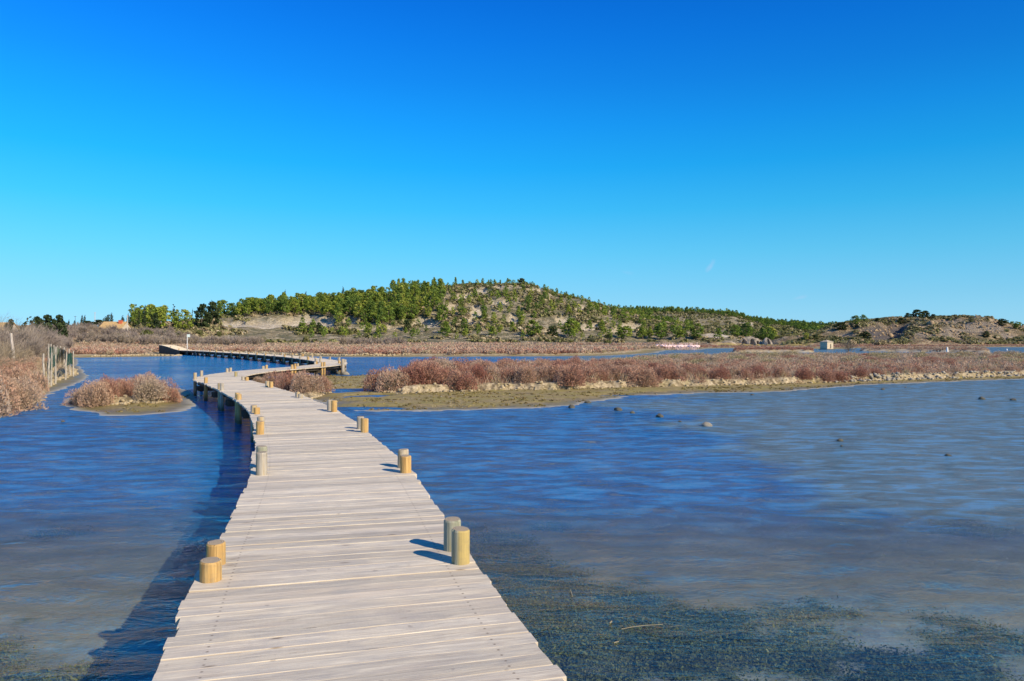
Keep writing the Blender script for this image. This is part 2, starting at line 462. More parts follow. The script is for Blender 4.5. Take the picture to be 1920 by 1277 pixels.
FAR_SHORE = [(-300, 60), (-150, 80), (-92, 88), W(139, 671), W(220, 669.5), W(312, 668.5), W(322, 667), W(326, 663.5), W(350, 662.5), W(430, 663), W(480, 664.5), W(530, 667.5), W(580, 668), W(640, 669.5), W(760, 669.3), W(900, 668.6), W(1040, 668.2), W(1120, 667.2), W(1190, 664),
             W(1222, 661), W(1236, 657), W(1300, 655.6), W(1318, 653.5), W(1420, 652.6), W(1500, 652), W(1530, 654.2), W(1570, 654.6), W(1605, 652.5), W(1700, 651.5), W(1850, 651), W(2000, 651), W(2600, 651), (700, 210), (1500, 300), (3400, 800), (2500, 3400), (-2500, 3400), (-3400, 800), (-1500, 60)]
DIKE_A = [W(1372, 661.5), W(1440, 661), W(1526, 661), W(1527, 658.3), W(1440, 658), W(1372, 658.8)]
DIKE_B = [W(1612, 658.6), W(1700, 659.6), W(1790, 661), W(1855, 662.2), W(1856, 657.8), W(1790, 657.2), W(1700, 656.6), W(1612, 656.6)]
PUDDLES = [(W(664, 733), 1.9, 1.5), (W(692, 744), 1.0, .9), (W(676, 766), 1.3, .6), (W(1190, 742), 1.6, .25)]
GREY_POND = [W(1345, 650.5), W(1480, 650.6), W(1525, 651), W(1520, 648.2), W(1440, 647.8), W(1345, 648)]

def interp(tab, px, col=1):
    t = np.array(tab, float)
    return np.interp(px, t[:, 0], t[:, col])

HILL_A = [(-900, 616, 230, 120), (-400, 616, 240, 125), (0, 613, 245, 130), (100, 612, 245, 130), (180, 615, 250, 135), (250, 611, 260, 150), (330, 606, 285, 165), (380, 599, 320, 180), (430, 592, 340, 195), (480, 584, 355, 205), (560, 575, 375, 218),
          (640, 566, 382, 228), (700, 557, 386, 232), (750, 547, 390, 235), (800, 541, 394, 238), (870, 537, 398, 240), (930, 533, 400, 242), (985, 532, 400, 245), (1005, 537, 399, 246), (1030, 547, 396, 248), (1080, 561, 390, 250),
          (1130, 574, 382, 254), (1180, 589, 372, 258), (1240, 605, 360, 262), (1300, 617, 350, 268), (1360, 628, 342, 275), (1430, 642, 335, 280), (1600, 650, 335, 285), (2600, 650, 335, 285)]
HILL_B = [(-900, 640, 780, 420), (900, 620, 780, 420), (1050, 600, 780, 400), (1100, 596, 780, 360), (1160, 590, 780, 340), (1240, 592, 790, 330), (1300, 594, 800, 330), (1370, 597, 800, 330), (1420, 606, 800, 330), (1500, 611, 810, 330),
          (1560, 616, 820, 330), (1700, 619, 830, 330), (1900, 618, 830, 340), (2600, 610, 850, 340)]
HILL_C = [(1000, 652, 300, 250), (1420, 650, 300, 245), (1480, 636, 305, 243), (1530, 622, 308, 241), (1560, 610, 310, 240), (1600, 603, 312, 239), (1650, 600, 312, 238), (1700, 597, 312, 238), (1760, 595, 312, 238), (1830, 595, 310, 238),
          (1858, 597, 308, 239), (1880, 606, 305, 240), (1920, 613, 303, 241), (2000, 612, 303, 242), (2600, 604, 310, 245)]

def hill(tab, px, r, z0, p, back, y):
    yc, dc, df = interp(tab, px, 1), interp(tab, px, 2), interp(tab, px, 3)
    zc = EYE + (HZ - yc) / F * dc
    t = (y - df) / (dc - df)
    s = sstep(0, 1, t) ** p
    z = z0 + (zc - z0) * s
    beyond = np.clip((y - dc) / back, 0, 1)
    z = z - (zc - z0) * .75 * sstep(0, 1, beyond)
    return np.where(zc > z0, z, z0), t

# quarry faces and landslips: ellipses on the hillside (px, py, rx, ry)
SCARS = [(500, 606, 46, 10), (545, 605, 20, 12), (572, 601, 26, 12), (606, 606, 26, 12), (440, 606, 40, 7), (400, 604, 26, 4), (800, 607, 30, 9), (790, 600, 16, 7), (893, 585, 13, 16), (880, 600, 9, 9), (1185, 612, 22, 8), (1165, 620, 30, 5), (965, 600, 14, 10), (905, 545, 22, 7),
         (945, 536, 40, 3), (870, 555, 16, 8), (1000, 545, 22, 5), (1060, 600, 18, 10), (1100, 612, 24, 6), (735, 553, 10, 5), (1030, 620, 40, 4), (700, 614, 60, 3), (1090, 575, 16, 5), (1250, 600, 20, 3), (1400, 607, 25, 3), (1300, 612, 18, 3), (1370, 615, 14, 3), (850, 575, 14, 6),
         (1345, 629, 26, 4), (930, 565, 26, 5), (700, 590, 10, 8), (655, 600, 16, 7)]
ROCKS_C = [(1785, 622, 30, 12), (1830, 615, 34, 14), (1865, 612, 18, 14), (1740, 628, 30, 7), (1775, 604, 26, 5), (1890, 630, 20, 10), (1640, 634, 20, 5), (1700, 605, 18, 4), (1590, 628, 20, 6)]

def terrain(x, y):
    """height of the ground at x, y and the zone weights"""
    x = np.asarray(x, float); y = np.asarray(y, float)
    yy = np.maximum(y, 1.0)
    px = np.where(y > 1, CX + F * x / yy, np.where(x > 0, 2600, -900))
    px = np.clip(px, -900, 2600)
    r = np.hypot(x, y)
    z = -.30 + .07 * fbm(x * .35, y * .35, 3, 4) + .02 * fbm(x * 2.2, y * 2.2, 5, 2)
    z = z + .10 * sstep(14, 2, r) * 0
    mud = np.zeros_like(z); bank = np.zeros_like(z); marsh = np.zeros_like(z); hillw = np.zeros_like(z); scar = np.zeros_like(z)
    near = r < 180
    n1 = fbm(x * 1.1, y * 1.1, 21, 4); n2 = fbm(x * .35, y * .35, 31, 3); n3 = fbm(x * 3.5, y * 3.5, 41, 3)

    def do(poly, fn, pad=4.0, jit=.5):
        P = np.array(poly)
        m = (x > P[:, 0].min() - pad) & (x < P[:, 0].max() + pad) & (y > P[:, 1].min() - pad) & (y < P[:, 1].max() + pad)
        if m.any():
            sd = sdist(poly, x[m], y[m]) + jit * (n1[m] * .8 + n3[m] * .3 + n2[m] * .6)
            fn(m, sd)
    def f_mud(m, sd):
        h = -.30 + .315 * sstep(-2.0, 0, sd) + .06 * sstep(0, 1.6, sd) + (.010 * n3[m] + .015 * n1[m] + .015 * n2[m]) * sstep(-.4, .3, sd)
        z[m] = np.maximum(z[m], h); mud[m] = np.maximum(mud[m], sstep(-.35, .15, sd))
    for P in (LEFT_BANK_MUD, LEFT_ISLE_MUD, MID_MUD):
        do(P, f_mud, 4, .55 if P is MID_MUD else .3)
    def f_bank(hgt, w):
        def g(m, sd):
            h = hgt * sstep(0, w, sd) + .05 * n1[m] + .03 * n3[m] + .06 * sstep(1, 8, sd)
            k = sstep(-.05, .12, sd)
            z[m] = z[m] * (1 - k) + np.maximum(z[m], h) * k
            bank[m] = np.maximum(bank[m], sstep(.0, .10, sd) * (1 - sstep(w * 1.6, w * 3.2, sd)))
            marsh[m] = np.maximum(marsh[m], sstep(w * 1.2, w * 3, sd))
        return g
    do(LEFT_BANK, f_bank(.42, .5), 3, .22)
    do(LEFT_ISLE, f_bank(.26, .35), 3, .12)
    do(BIG_ISLE, f_bank(.34, .42), 3, .42)
    do(MID_CLUMP, f_bank(.20, .35), 3, .10)
    def f_dike(m, sd):
        h = .5 * sstep(0, .9, sd) - .3 * (1 - sstep(-1, 0, sd))
        z[m] = np.maximum(z[m], h); marsh[m] = np.maximum(marsh[m], sstep(0, .3, sd)); bank[m] = np.maximum(bank[m], sstep(-.2, .1, sd) * (1 - sstep(.4, .9, sd)))
    do(DIKE_A, f_dike, 3, .25); do(DIKE_B, f_dike, 3, .35)
    # far shore
    m = (y > 50) | (r > 150)
    sd = sdist(FAR_SHORE, x[m], y[m]) + .8 * n1[m] + 1.0 * n2[m]
    right = sstep(1180, 1330, px[m])
    hsh = (-.30 + .33 * sstep(-4, 0, sd) + .04 * sstep(0, 2.5, sd) + .26 * sstep(2.6, 4.0, sd) + (.05 * n1[m] + .12 * n2[m]) * sstep(3, 9, sd) + .25 * sstep(20, 70, sd)) * (1 - right) + \
          (-.30 + .33 * sstep(-6, 0, sd) + .10 * sstep(0, 5, sd) + .14 * sstep(6, 9, sd) + .10 * n2[m] * sstep(4, 10, sd)) * right
    z[m] = np.maximum(z[m], hsh)
    mud[m] = np.maximum(mud[m], sstep(-1.0, .2, sd)); bank[m] = np.maximum(bank[m], sstep(2.4, 3.0, sd) * (1 - sstep(4, 5.5, sd)) * (1 - right)); marsh[m] = np.maximum(marsh[m], sstep(3.5, 5.5, sd))
    # grey salt pan in front of the right hill
    Pm = (y > 150) & (y < 300) & (px > 1300)
    if Pm.any():
        s2 = sdist(GREY_POND, x[Pm], y[Pm])
        k = sstep(-1, 1, s2)
        z[Pm] = z[Pm] * (1 - k) + (-.15) * k
        marsh[Pm] *= 1 - k
    for (cx_, cy_), rx, ry in PUDDLES:
        q = np.hypot((x - cx_) / rx, (y - cy_) / ry) + .35 * n1
        k = 1 - sstep(.7, 1.15, q)
        z = z * (1 - k) + (-.09) * k
    # hills
    front = y > 60
    a, ta = hill(HILL_A, px, r, .35, 1.35, 200., yy)
    b, tb = hill(HILL_B, px, r, .35, 1.0, 700., yy)
    c, tc = hill(HILL_C, px, r, .25, .62, 120., yy)
    rough_a = (2.3 * fbm(x * .035, y * .035, 51, 4) + .8 * fbm(x * .14, y * .14, 61, 3)) * sstep(.02, .35, ta) * (1 - .65 * sstep(.8, 1.0, ta))
    rid = np.abs(fbm(x * .05, y * .02, 71, 4))
    a = a + rough_a * sstep(1.5, 12, a) - 2.2 * rid * sstep(.1, .4, ta) * (1 - sstep(.75, 1, ta))
    b = b + 5.0 * fbm(x * .012, y * .012, 81, 5) * sstep(.03, .4, tb) * (1 - .6 * sstep(.8, 1, tb))
    rc = fbm(x * .09, y * .07, 91, 5)
    c = c + (2.0 * rc + 1.1 * fbm(x * .3, y * .3, 95, 3)) * sstep(.0, .25, tc) * (1 - .75 * sstep(.75, 1, tc))
    hz = np.maximum(np.maximum(a, b), c)
    hz = np.where(front, hz, -5)
    k = sstep(-.1, .35, hz - np.maximum(z, .3))
    hillw = np.where(hz > .45, sstep(.3, 1.4, hz), 0)
    z = np.maximum(z, np.where(hz > .36, hz, -9))
    # scars on the ground, measured where they lie on the slope
    ppy = HZ - (z - EYE) / yy * F
    jx = 9 * fbm(x * .08, y * .08, 101, 4); jy = 6 * fbm(x * .09, y * .09, 111, 4)
    for (ex, ey, rx, ry) in SCARS:
        q = np.hypot((px + jx - ex) / rx, (ppy + jy - ey) / ry)
        scar = np.maximum(scar, 1 - sstep(.55, 1.15, q))
    rockc = np.zeros_like(z)
    for (ex, ey, rx, ry) in ROCKS_C:
        q = np.hypot((px + jx - ex) / rx, (ppy + jy - ey) / ry)
        rockc = np.maximum(rockc, 1 - sstep(.5, 1.2, q))
    scar = scar * (y > 150)
    isC = (c > a) & (c > b) & (y > 150)
    rockc = rockc * isC
    # terrace step of the quarry, gully of the right hill
    z = z - 1.6 * sstep(.3, .7, scar) * (ta > .1) * (px < 1300)
    gul = np.exp(-((px - 1668 + (ppy - 620) * .8) / 24) ** 2) * isC * sstep(.05, .3, tc) * (1 - sstep(.65, .85, tc))
    z = z - 4.5 * gul
    darkrock = np.clip(gul * 1.3 + np.exp(-((px - 1640) / 24) ** 2 - ((ppy - 618) / 9) ** 2) * isC, 0, 1)
    return z, dict(mud=mud, bank=bank, marsh=marsh, hill=hillw, scar=scar, rockc=np.clip(rockc, 0, 1), dark=darkrock, isC=isC * 1.0, far=(b >= a) * (b >= c) * 1.0 * (y > 300))

def ground_z(x, y):
    z, _ = terrain(np.atleast_1d(np.asarray(x, float)), np.atleast_1d(np.asarray(y, float)))
    return z if z.size > 1 else float(z[0])

WEED_R = [W(p, q, -.3) for p, q in [(870, 985), (960, 1005), (1080, 1040), (1200, 1075), (1290, 1100), (1400, 1140), (1520, 1155), (1640, 1185), (1740, 1200), (1860, 1250), (2050, 1290)]] + [(9, 1.0), (0, 1.0), (-.2, 4.5)]
WEED_L = [W(p, q, -.3) for p, q in [(-200, 1170), (0, 1195), (90, 1185), (200, 1215), (330, 1270)]] + [(-2.4, 3), (-2.4, 1.5), (-8, 1.5)]
def weed_at(x, y):
    """cover of seaweed on the lagoon bed, 0..1"""
    f = fbm(x * 1.3, y * 1.3, 77, 5); g = fbm(x * .8, y * .8, 177, 4)
    h_ = fbm(x * 4.5, y * 4.5, 277, 3)
    a = np.clip(sdist(WEED_R, x, y), -3, .6) * .42 + .62 * f + .25 * g + .28 * h_
    b = np.clip(sdist(WEED_L, x, y), -3, .5) * .5 + .62 * f + .25 * h_
    c = f * .9 + g * .9 - .62 - .035 * np.maximum(y - 9, 0)
    m = sstep(-.16, .24, np.maximum(np.maximum(a, b), c))
    return m * (np.hypot(x, y) < 40)

# ------------------------------------------------------------------ ground sheet
def build_ground():
    rr = [0.06]
    while rr[-1] < 3600:
        q = rr[-1]
        k = .05 if q < 2.5 else .0075 if q < 14 else .012 if q < 20 else .0048 if q < 62 else .0085 if q < 170 else .007 if q < 235 else .0048 if q < 420 else .012 if q < 860 else .05
        rr.append(q * (1 + k))
    rr = np.array(rr)
    th = np.concatenate([np.arange(-180, -46, 3.0), np.arange(-46, -36.5, .4), np.arange(-36.5, 36.5, .085), np.arange(36.5, 46, .4), np.arange(46, 180, 3.0)])
    t = np.radians(th)
    R, T = np.meshgrid(rr, t, indexing='ij')
    X, Y = (R * np.sin(T)).ravel(), (R * np.cos(T)).ravel()
    Z, zn = terrain(X, Y)
    nr, na = len(rr), len(th)
    i = np.arange(nr - 1)[:, None]; j = np.arange(na)[None, :]
    j2 = (j + 1) % na
    f = np.stack([i * na + j, i * na + j2, (i + 1) * na + j2, (i + 1) * na + j], -1).reshape(-1, 4)
    A = np.stack([zn['mud'], zn['bank'], zn['marsh'], zn['hill']], 1)
    B = np.stack([zn['scar'], zn['rockc'], zn['dark'], zn['isC'] + .5 * zn['far'] * (1 - zn['isC'])], 1)
    print("ground verts", len(X))
    wd = np.zeros(len(X)); nr_ = (R.ravel() < 40) & (Y > -3)
    wd[nr_] = weed_at(X[nr_], Y[nr_])
    me = mesh_np("ground", np.stack([X, Y, Z], 1), f, None, {'za': A, 'zb': B, 'zc': np.stack([wd, wd, wd], 1)}, smooth=True)
    return me

def mat_ground():
    m, nt, nd, lk, out = new_mat("ground")
    P = N(nt, "ShaderNodeNewGeometry").outputs['Position']
    za = N(nt, "ShaderNodeAttribute", attribute_name='za'); zb = N(nt, "ShaderNodeAttribute", attribute_name='zb')
    a = N(nt, "ShaderNodeSeparateColor", {0: za.outputs['Color']}); b = N(nt, "ShaderNodeSeparateColor", {0: zb.outputs['Color']})
    mud, bank, marsh, hillw = a.outputs[0], a.outputs[1], a.outputs[2], za.outputs['Alpha']
    scar, rockc, dark, cc = b.outputs[0], b.outputs[1], b.outputs[2], zb.outputs['Alpha']
    nS = noise(nt, P, 9.0, 6, .65); nM = noise(nt, P, 1.3, 5, .6); nL = noise(nt, P, .22, 5, .6); nXL = noise(nt, P, .05, 4, .6); nF = noise(nt, P, 40., 3, .6)
    # lagoon bed: silt with dark weed
    bed = ramp(nt, nM, [(.3, (.30, .30, .255)), (.7, (.45, .445, .385))])
    weed = N(nt, "ShaderNodeAttribute", attribute_name='zc').outputs['Fac']
    wcol = ramp(nt, noise(nt, P, 14., 5, .7), [(.36, (.06, .08, .035)), (.5, (.12, .14, .055)), (.66, (.24, .23, .12))])
    bed = mix(nt, weed, bed, wcol)
    # mud flat: brown silt with olive algae film
    mc = ramp(nt, nS, [(.3, (.18, .135, .055)), (.7, (.42, .33, .15))])
    alg = ramp(nt, noise(nt, P, .9, 5, .65), [(.42, 0.0), (.60, 1.0)])
    mc = mix(nt, ramp(nt, noise(nt, mapping(nt, P, (.7, 2.2, 1)), 1.6, 6, .7), [(.50, 0.0), (.62, .75)]), mc, (.13, .095, .05))
    mc = mix(nt, math_(nt, 'MULTIPLY', alg, .7), mc, (.26, .22, .05))
    sep = N(nt, "ShaderNodeSeparateXYZ", {0: P})
    wet = ramp(nt, sep.outputs[2], [(.0, 1.0), (.06, 0.0)])
    mc = mix(nt, math_(nt, 'MULTIPLY', wet, .5), mc, (.075, .065, .04))
    # eroded sandy bank
    bc = ramp(nt, nS, [(.25, (.15, .11, .06)), (.45, (.34, .27, .16)), (.7, (.56, .47, .31))])
    bc = mix(nt, ramp(nt, nM, [(.5, 0.0), (.7, .6)]), bc, (.34, .30, .10))
    bc = mix(nt, ramp(nt, noise(nt, P, 2.6, 5, .7), [(.50, 0.0), (.60, .8)]), bc, (.11, .08, .045))
    # marsh soil and dead grass
    gc = ramp(nt, nS, [(.3, (.17, .125, .075)), (.55, (.30, .235, .14)), (.8, (.46, .38, .24))])
    gc = mix(nt, ramp(nt, nL, [(.45, 0.0), (.62, .8)]), gc, (.26, .13, .085))
    gc = mix(nt, ramp(nt, noise(nt, mapping(nt, P, (.05, .35, 1)), 1.0, 4, .6), [(.52, 0.0), (.60, .7)]), gc, (.48, .40, .25))
    # hillside: limestone, stony earth, garrigue
    rk = ramp(nt, noise(nt, P, .5, 7, .7), [(.36, (.15, .125, .065)), (.47, (.33, .27, .15)), (.56, (.54, .455, .29)), (.68, (.72, .64, .47))])
    rk = mix(nt, ramp(nt, nL, [(.42, 0.0), (.58, .8)]), rk, (.15, .15, .075))
    strata = noise(nt, mapping(nt, P, (.25, .25, 1.6)), 1.0, 6, .7)
    lime = ramp(nt, strata, [(.28, (.32, .25, .16)), (.44, (.62, .53, .38)), (.65, (.82, .74, .57))])
    rk = mix(nt, scar, rk, lime)
    rkc = ramp(nt, noise(nt, P, .35, 8, .72), [(.36, (.15, .105, .055)), (.47, (.32, .235, .13)), (.58, (.50, .385, .225)), (.70, (.66, .54, .35))])
    rkc = mix(nt, ramp(nt, nL, [(.48, 0.0), (.6, .7)]), rkc, (.16, .14, .07))
    rkc = mix(nt, math_(nt, 'MULTIPLY', rockc, .75), rkc, ramp(nt, strata, [(.35, (.22, .17, .12)), (.5, (.40, .33, .24)), (.66, (.58, .50, .38))]))
    rkc = mix(nt, math_(nt, 'MULTIPLY', dark, .9), rkc, ramp(nt, nM, [(.3, (.05, .05, .055)), (.7, (.16, .15, .16))]))
    isc = ramp(nt, cc, [(.7, 0.0), (.8, 1.0)])
    rk = mix(nt, isc, rk, rkc)
    c = mix(nt, mud, bed, mc)
    c = mix(nt, marsh, c, gc)
    c = mix(nt, bank, c, bc)
    c = mix(nt, hillw, c, rk)
    h = math_(nt, 'ADD', math_(nt, 'MULTIPLY', nS, .5), math_(nt, 'MULTIPLY', nM, .8))
    hb = N(nt, "ShaderNodeMath", {0: noise(nt, P, .6, 8, .75), 1: hillw}, operation='MULTIPLY').outputs[0]
    nrm = bump(nt, h, .7, .05)
    nrm = bump(nt, hb, 1.0, 2.2, nrm)
    rough = ramp(nt, math_(nt, 'MULTIPLY', mud, wet), [(0, .9), (1, .35)])
    principled(nt, out, c, rough, nrm, .3)
    return m
M_GROUND = mat_ground()
ground = link("ground", build_ground()); ground.data.materials.append(M_GROUND)
tag(ground, kind="structure")

# ------------------------------------------------------------------ water
def mat_water():
    m, nt, nd, lk, out = new_mat("lagoon_water")
    P = N(nt, "ShaderNodeNewGeometry").outputs['Position']
    sp = N(nt, "ShaderNodeSeparateXYZ", {0: P})
    # wind ripples: short crests running across the view, longer swell, calm lanes
    r1 = noise(nt, mapping(nt, P, (1.0, 1.6, 1), (0, 0, .25)), 6.0, 4, .6, .5)
    r2 = noise(nt, mapping(nt, P, (1.0, 2.6, 1), (0, 0, -.2)), 1.5, 3, .5, .8)
    r3 = noise(nt, mapping(nt, P, (1, 1.6, 1), (0, 0, .6)), 16.0, 2, .5)
    calm = ramp(nt, noise(nt, mapping(nt, P, (.5, 1.3, 1)), .12, 3, .5), [(.40, .35), (.62, 1.0)])
    lee = math_(nt, 'SUBTRACT', 1.0, N(nt, "ShaderNodeAttribute", attribute_name='lee').outputs['Fac'], True)
    amp = math_(nt, 'MULTIPLY', calm, lee)
    h = math_(nt, 'ADD', math_(nt, 'ADD', math_(nt, 'MULTIPLY', r1, .75), math_(nt, 'MULTIPLY', r2, 1.5)), math_(nt, 'MULTIPLY', r3, .26))
    gust = noise(nt, mapping(nt, P, (.6, 1.3, 1), (0, 0, .12)), 2.1, 6, .68, .6)
    amp = math_(nt, 'MULTIPLY', amp, ramp(nt, gust, [(.36, .45), (.50, 1.0), (.64, 1.9)]))
    h = math_(nt, 'MULTIPLY', h, amp)
    dist_c = N(nt, "ShaderNodeVectorMath", {0: P, 1: (1.5, 1.0, 0)}, operation='DISTANCE').outputs['Value']
    shelter = ramp(nt, math_(nt, 'MULTIPLY', dist_c, .03), [(.13, .035), (.20, .28), (.34, 1.5), (1.0, 2.7)])
    h = math_(nt, 'MULTIPLY', h, shelter)
    nrm = bump(nt, h, 1.0, .085)
    inc = N(nt, "ShaderNodeNewGeometry").outputs['Incoming']
    cs = math_(nt, 'ABSOLUTE', N(nt, "ShaderNodeVectorMath", {0: inc, 1: nrm}, operation='DOT_PRODUCT').outputs['Value'])
    fr = math_(nt, 'ADD', math_(nt, 'MULTIPLY', math_(nt, 'POWER', math_(nt, 'SUBTRACT', 1.0, cs, True), 5.0), .98), .02, True)
    gl = N(nt, "ShaderNodeBsdfGlossy", {'Color': (.95, .95, .95, 1), 'Roughness': .06, 'Normal': nrm})
    # body of the water: clear near the deck, milky with stirred silt out on the right
    tr = N(nt, "ShaderNodeBsdfTransparent", {'Color': (.72, .78, .76, 1)})
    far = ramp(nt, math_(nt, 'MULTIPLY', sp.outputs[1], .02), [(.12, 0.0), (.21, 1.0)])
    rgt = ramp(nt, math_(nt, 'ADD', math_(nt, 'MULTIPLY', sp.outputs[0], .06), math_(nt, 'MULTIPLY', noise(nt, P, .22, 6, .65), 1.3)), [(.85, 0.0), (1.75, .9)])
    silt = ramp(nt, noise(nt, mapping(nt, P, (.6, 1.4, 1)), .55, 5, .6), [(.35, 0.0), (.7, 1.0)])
    body = mix(nt, rgt, mix(nt, far, (.035, .075, .115), ramp(nt, gust, [(.38, (.004, .085, .26)), (.50, (.008, .15, .42)), (.62, (.03, .27, .62))])), ramp(nt, gust, [(.38, (.07, .12, .15)), (.50, (.10, .18, .23)), (.62, (.10, .27, .46))]))  # far blue and gust streaks paint sky reflection into the diffuse colour
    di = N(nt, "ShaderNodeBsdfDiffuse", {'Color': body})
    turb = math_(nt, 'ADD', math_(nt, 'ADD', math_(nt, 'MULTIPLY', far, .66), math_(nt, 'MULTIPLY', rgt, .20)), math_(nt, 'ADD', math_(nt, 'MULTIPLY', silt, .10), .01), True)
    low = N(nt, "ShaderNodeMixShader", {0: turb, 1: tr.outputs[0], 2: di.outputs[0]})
    top = N(nt, "ShaderNodeMixShader", {0: fr, 1: low.outputs[0], 2: gl.outputs[0]})
    lk.new(top.outputs[0], out.inputs[0])
    return m
M_WATER = mat_water()
def build_water():
    rr = np.concatenate([[.05], np.geomspace(1, 900, 260)])
    th = np.radians(np.arange(0, 360, 1.0))
    R, T = np.meshgrid(rr, th, indexing='ij')
    na = len(th)
    i = np.arange(len(rr) - 1)[:, None]; j = np.arange(na)[None, :]; j2 = (j + 1) % na
    f = np.stack([i * na + j, i * na + j2, (i + 1) * na + j2, (i + 1) * na + j], -1).reshape(-1, 4)
    V = np.stack([(R * np.sin(T)).ravel(), (R * np.cos(T)).ravel(), np.zeros(R.size)], 1)
    wx, wy = V[:, 0], V[:, 1]
    d2 = np.full(len(V), 1e9); side = np.zeros(len(V))
    for q in range(0, len(SPQ), 40):
        dd = (wx - SPQ[q, 0]) ** 2 + (wy - SPQ[q, 1]) ** 2
        t = SPQ[min(q + 5, len(SPQ) - 1)] - SPQ[max(q - 5, 0)]
        m = dd < d2
        d2[m] = dd[m]; side[m] = (t[0] * (wy - SPQ[q, 1]) - t[1] * (wx - SPQ[q, 0]))[m]
    db = np.sqrt(d2)
    lee = np.where(side > 0, 1 - sstep(1.2, 4.2, db), 1 - sstep(.8, 1.8, db)) * .80 * (wy > 8)
    pool = sdist([(-34, 30), (-22.5, 37), (-14, 34), (-13, 50), (-20, 70), (-32, 90), (-50, 118), (-110, 112)], wx, wy)
    lee = np.maximum(lee, .82 * sstep(-1.5, 1.5, pool))
    chan = sdist([(-12, 46), (-4, 50), (12, 72), (24, 90), (40, 99), (40, 120), (-30, 115), (-30, 85), (-13, 62)], wx, wy)
    lee = np.maximum(lee, .60 * sstep(-2, 2, chan))
    me = mesh_np("water", V, f, M_WATER)
    a = me.attributes.new('lee', 'FLOAT', 'POINT'); a.data.foreach_set("value", lee.astype(np.float32))
    return me

# ------------------------------------------------------------------ boardwalk
CTRL = [(.95, -3.2), (.62, -1.5), (.22, 0.0), (-.28, 2.0), (-.72, 3.5), (-1.19, 5.2), (-2.12, 8.8), (-3.16, 12), (-4.62, 16), (-6.3, 19.8), (-8.1, 23.3), (-10.0, 26.9), (-11.9, 30.2), (-12.75, 33.6), (-12.9, 37.5), (-12.35, 41.2), (-11.8, 44.6),
        (-11.75, 48.5), (-12.7, 52.6), (-14.5, 57), (-16.8, 62), (-19.8, 68), (-24.0, 75), (-29.3, 83.5), (-34.8, 91.5), (-40.2, 99.5), (-44.6, 105.0), (-47.6, 108.5), (-50.0, 111.2), (-53.5, 115.0)]
def spline(ctrl, step=.02):
    P = np.array(ctrl, float)
    Pe = np.vstack([2 * P[0] - P[1], P, 2 * P[-1] - P[-2]])
    out = []
    for i in range(1, len(Pe) - 2):
        p0, p1, p2, p3 = Pe[i - 1], Pe[i], Pe[i + 1], Pe[i + 2]
        n = max(8, int(np.linalg.norm(p2 - p1) / step))
        t = np.linspace(0, 1, n, endpoint=False)[:, None]
        out.append(.5 * ((2 * p1) + (-p0 + p2) * t + (2 * p0 - 5 * p1 + 4 * p2 - p3) * t ** 2 + (-p0 + 3 * p1 - 3 * p2 + p3) * t ** 3))
    out.append(P[-1:])
    Q = np.vstack(out)
    s = np.concatenate([[0], np.cumsum(np.linalg.norm(np.diff(Q, axis=0), axis=1))])
    return Q, s
SPQ, SPS = spline(CTRL)
S_END = SPS[-1]
water = link("water", build_water()); tag(water, kind="structure")
def cl(s):
    """centre line point, unit tangent, left normal"""
    x = np.interp(s, SPS, SPQ[:, 0]); y = np.interp(s, SPS, SPQ[:, 1])
    x2 = np.interp(s + .6, SPS, SPQ[:, 0]) - np.interp(s - .6, SPS, SPQ[:, 0]); y2 = np.interp(s + .6, SPS, SPQ[:, 1]) - np.interp(s - .6, SPS, SPQ[:, 1])
    l = math.hypot(x2, y2)
    return np.array([x, y]), np.array([x2 / l, y2 / l]), np.array([-y2 / l, x2 / l])
DECK_Z = .65
S_RAMP = SPS[-1] - 9.8
def deck_z(s):
    return DECK_Z + .74 * float(sstep(0, 1.0, np.array((s - S_RAMP) / 10.5)) ** .8 if s > S_RAMP else 0)
S_CAM = float(np.interp(0.0, SPQ[:, 1], SPS))
HALF_W = .93

boardwalk = bpy.data.objects.new("boardwalk", None); COL.objects.link(boardwalk)
c0, _, _ = cl(S_CAM + 4)
boardwalk.location = (c0[0], c0[1], 0)
tag(boardwalk, "long winding boardwalk of pale weathered planks with paired round posts, crossing the lagoon", "boardwalk")
OFF = np.array([c0[0], c0[1], 0])
def bw_link(name, me):
    o = link(name, me, boardwalk)
    return o

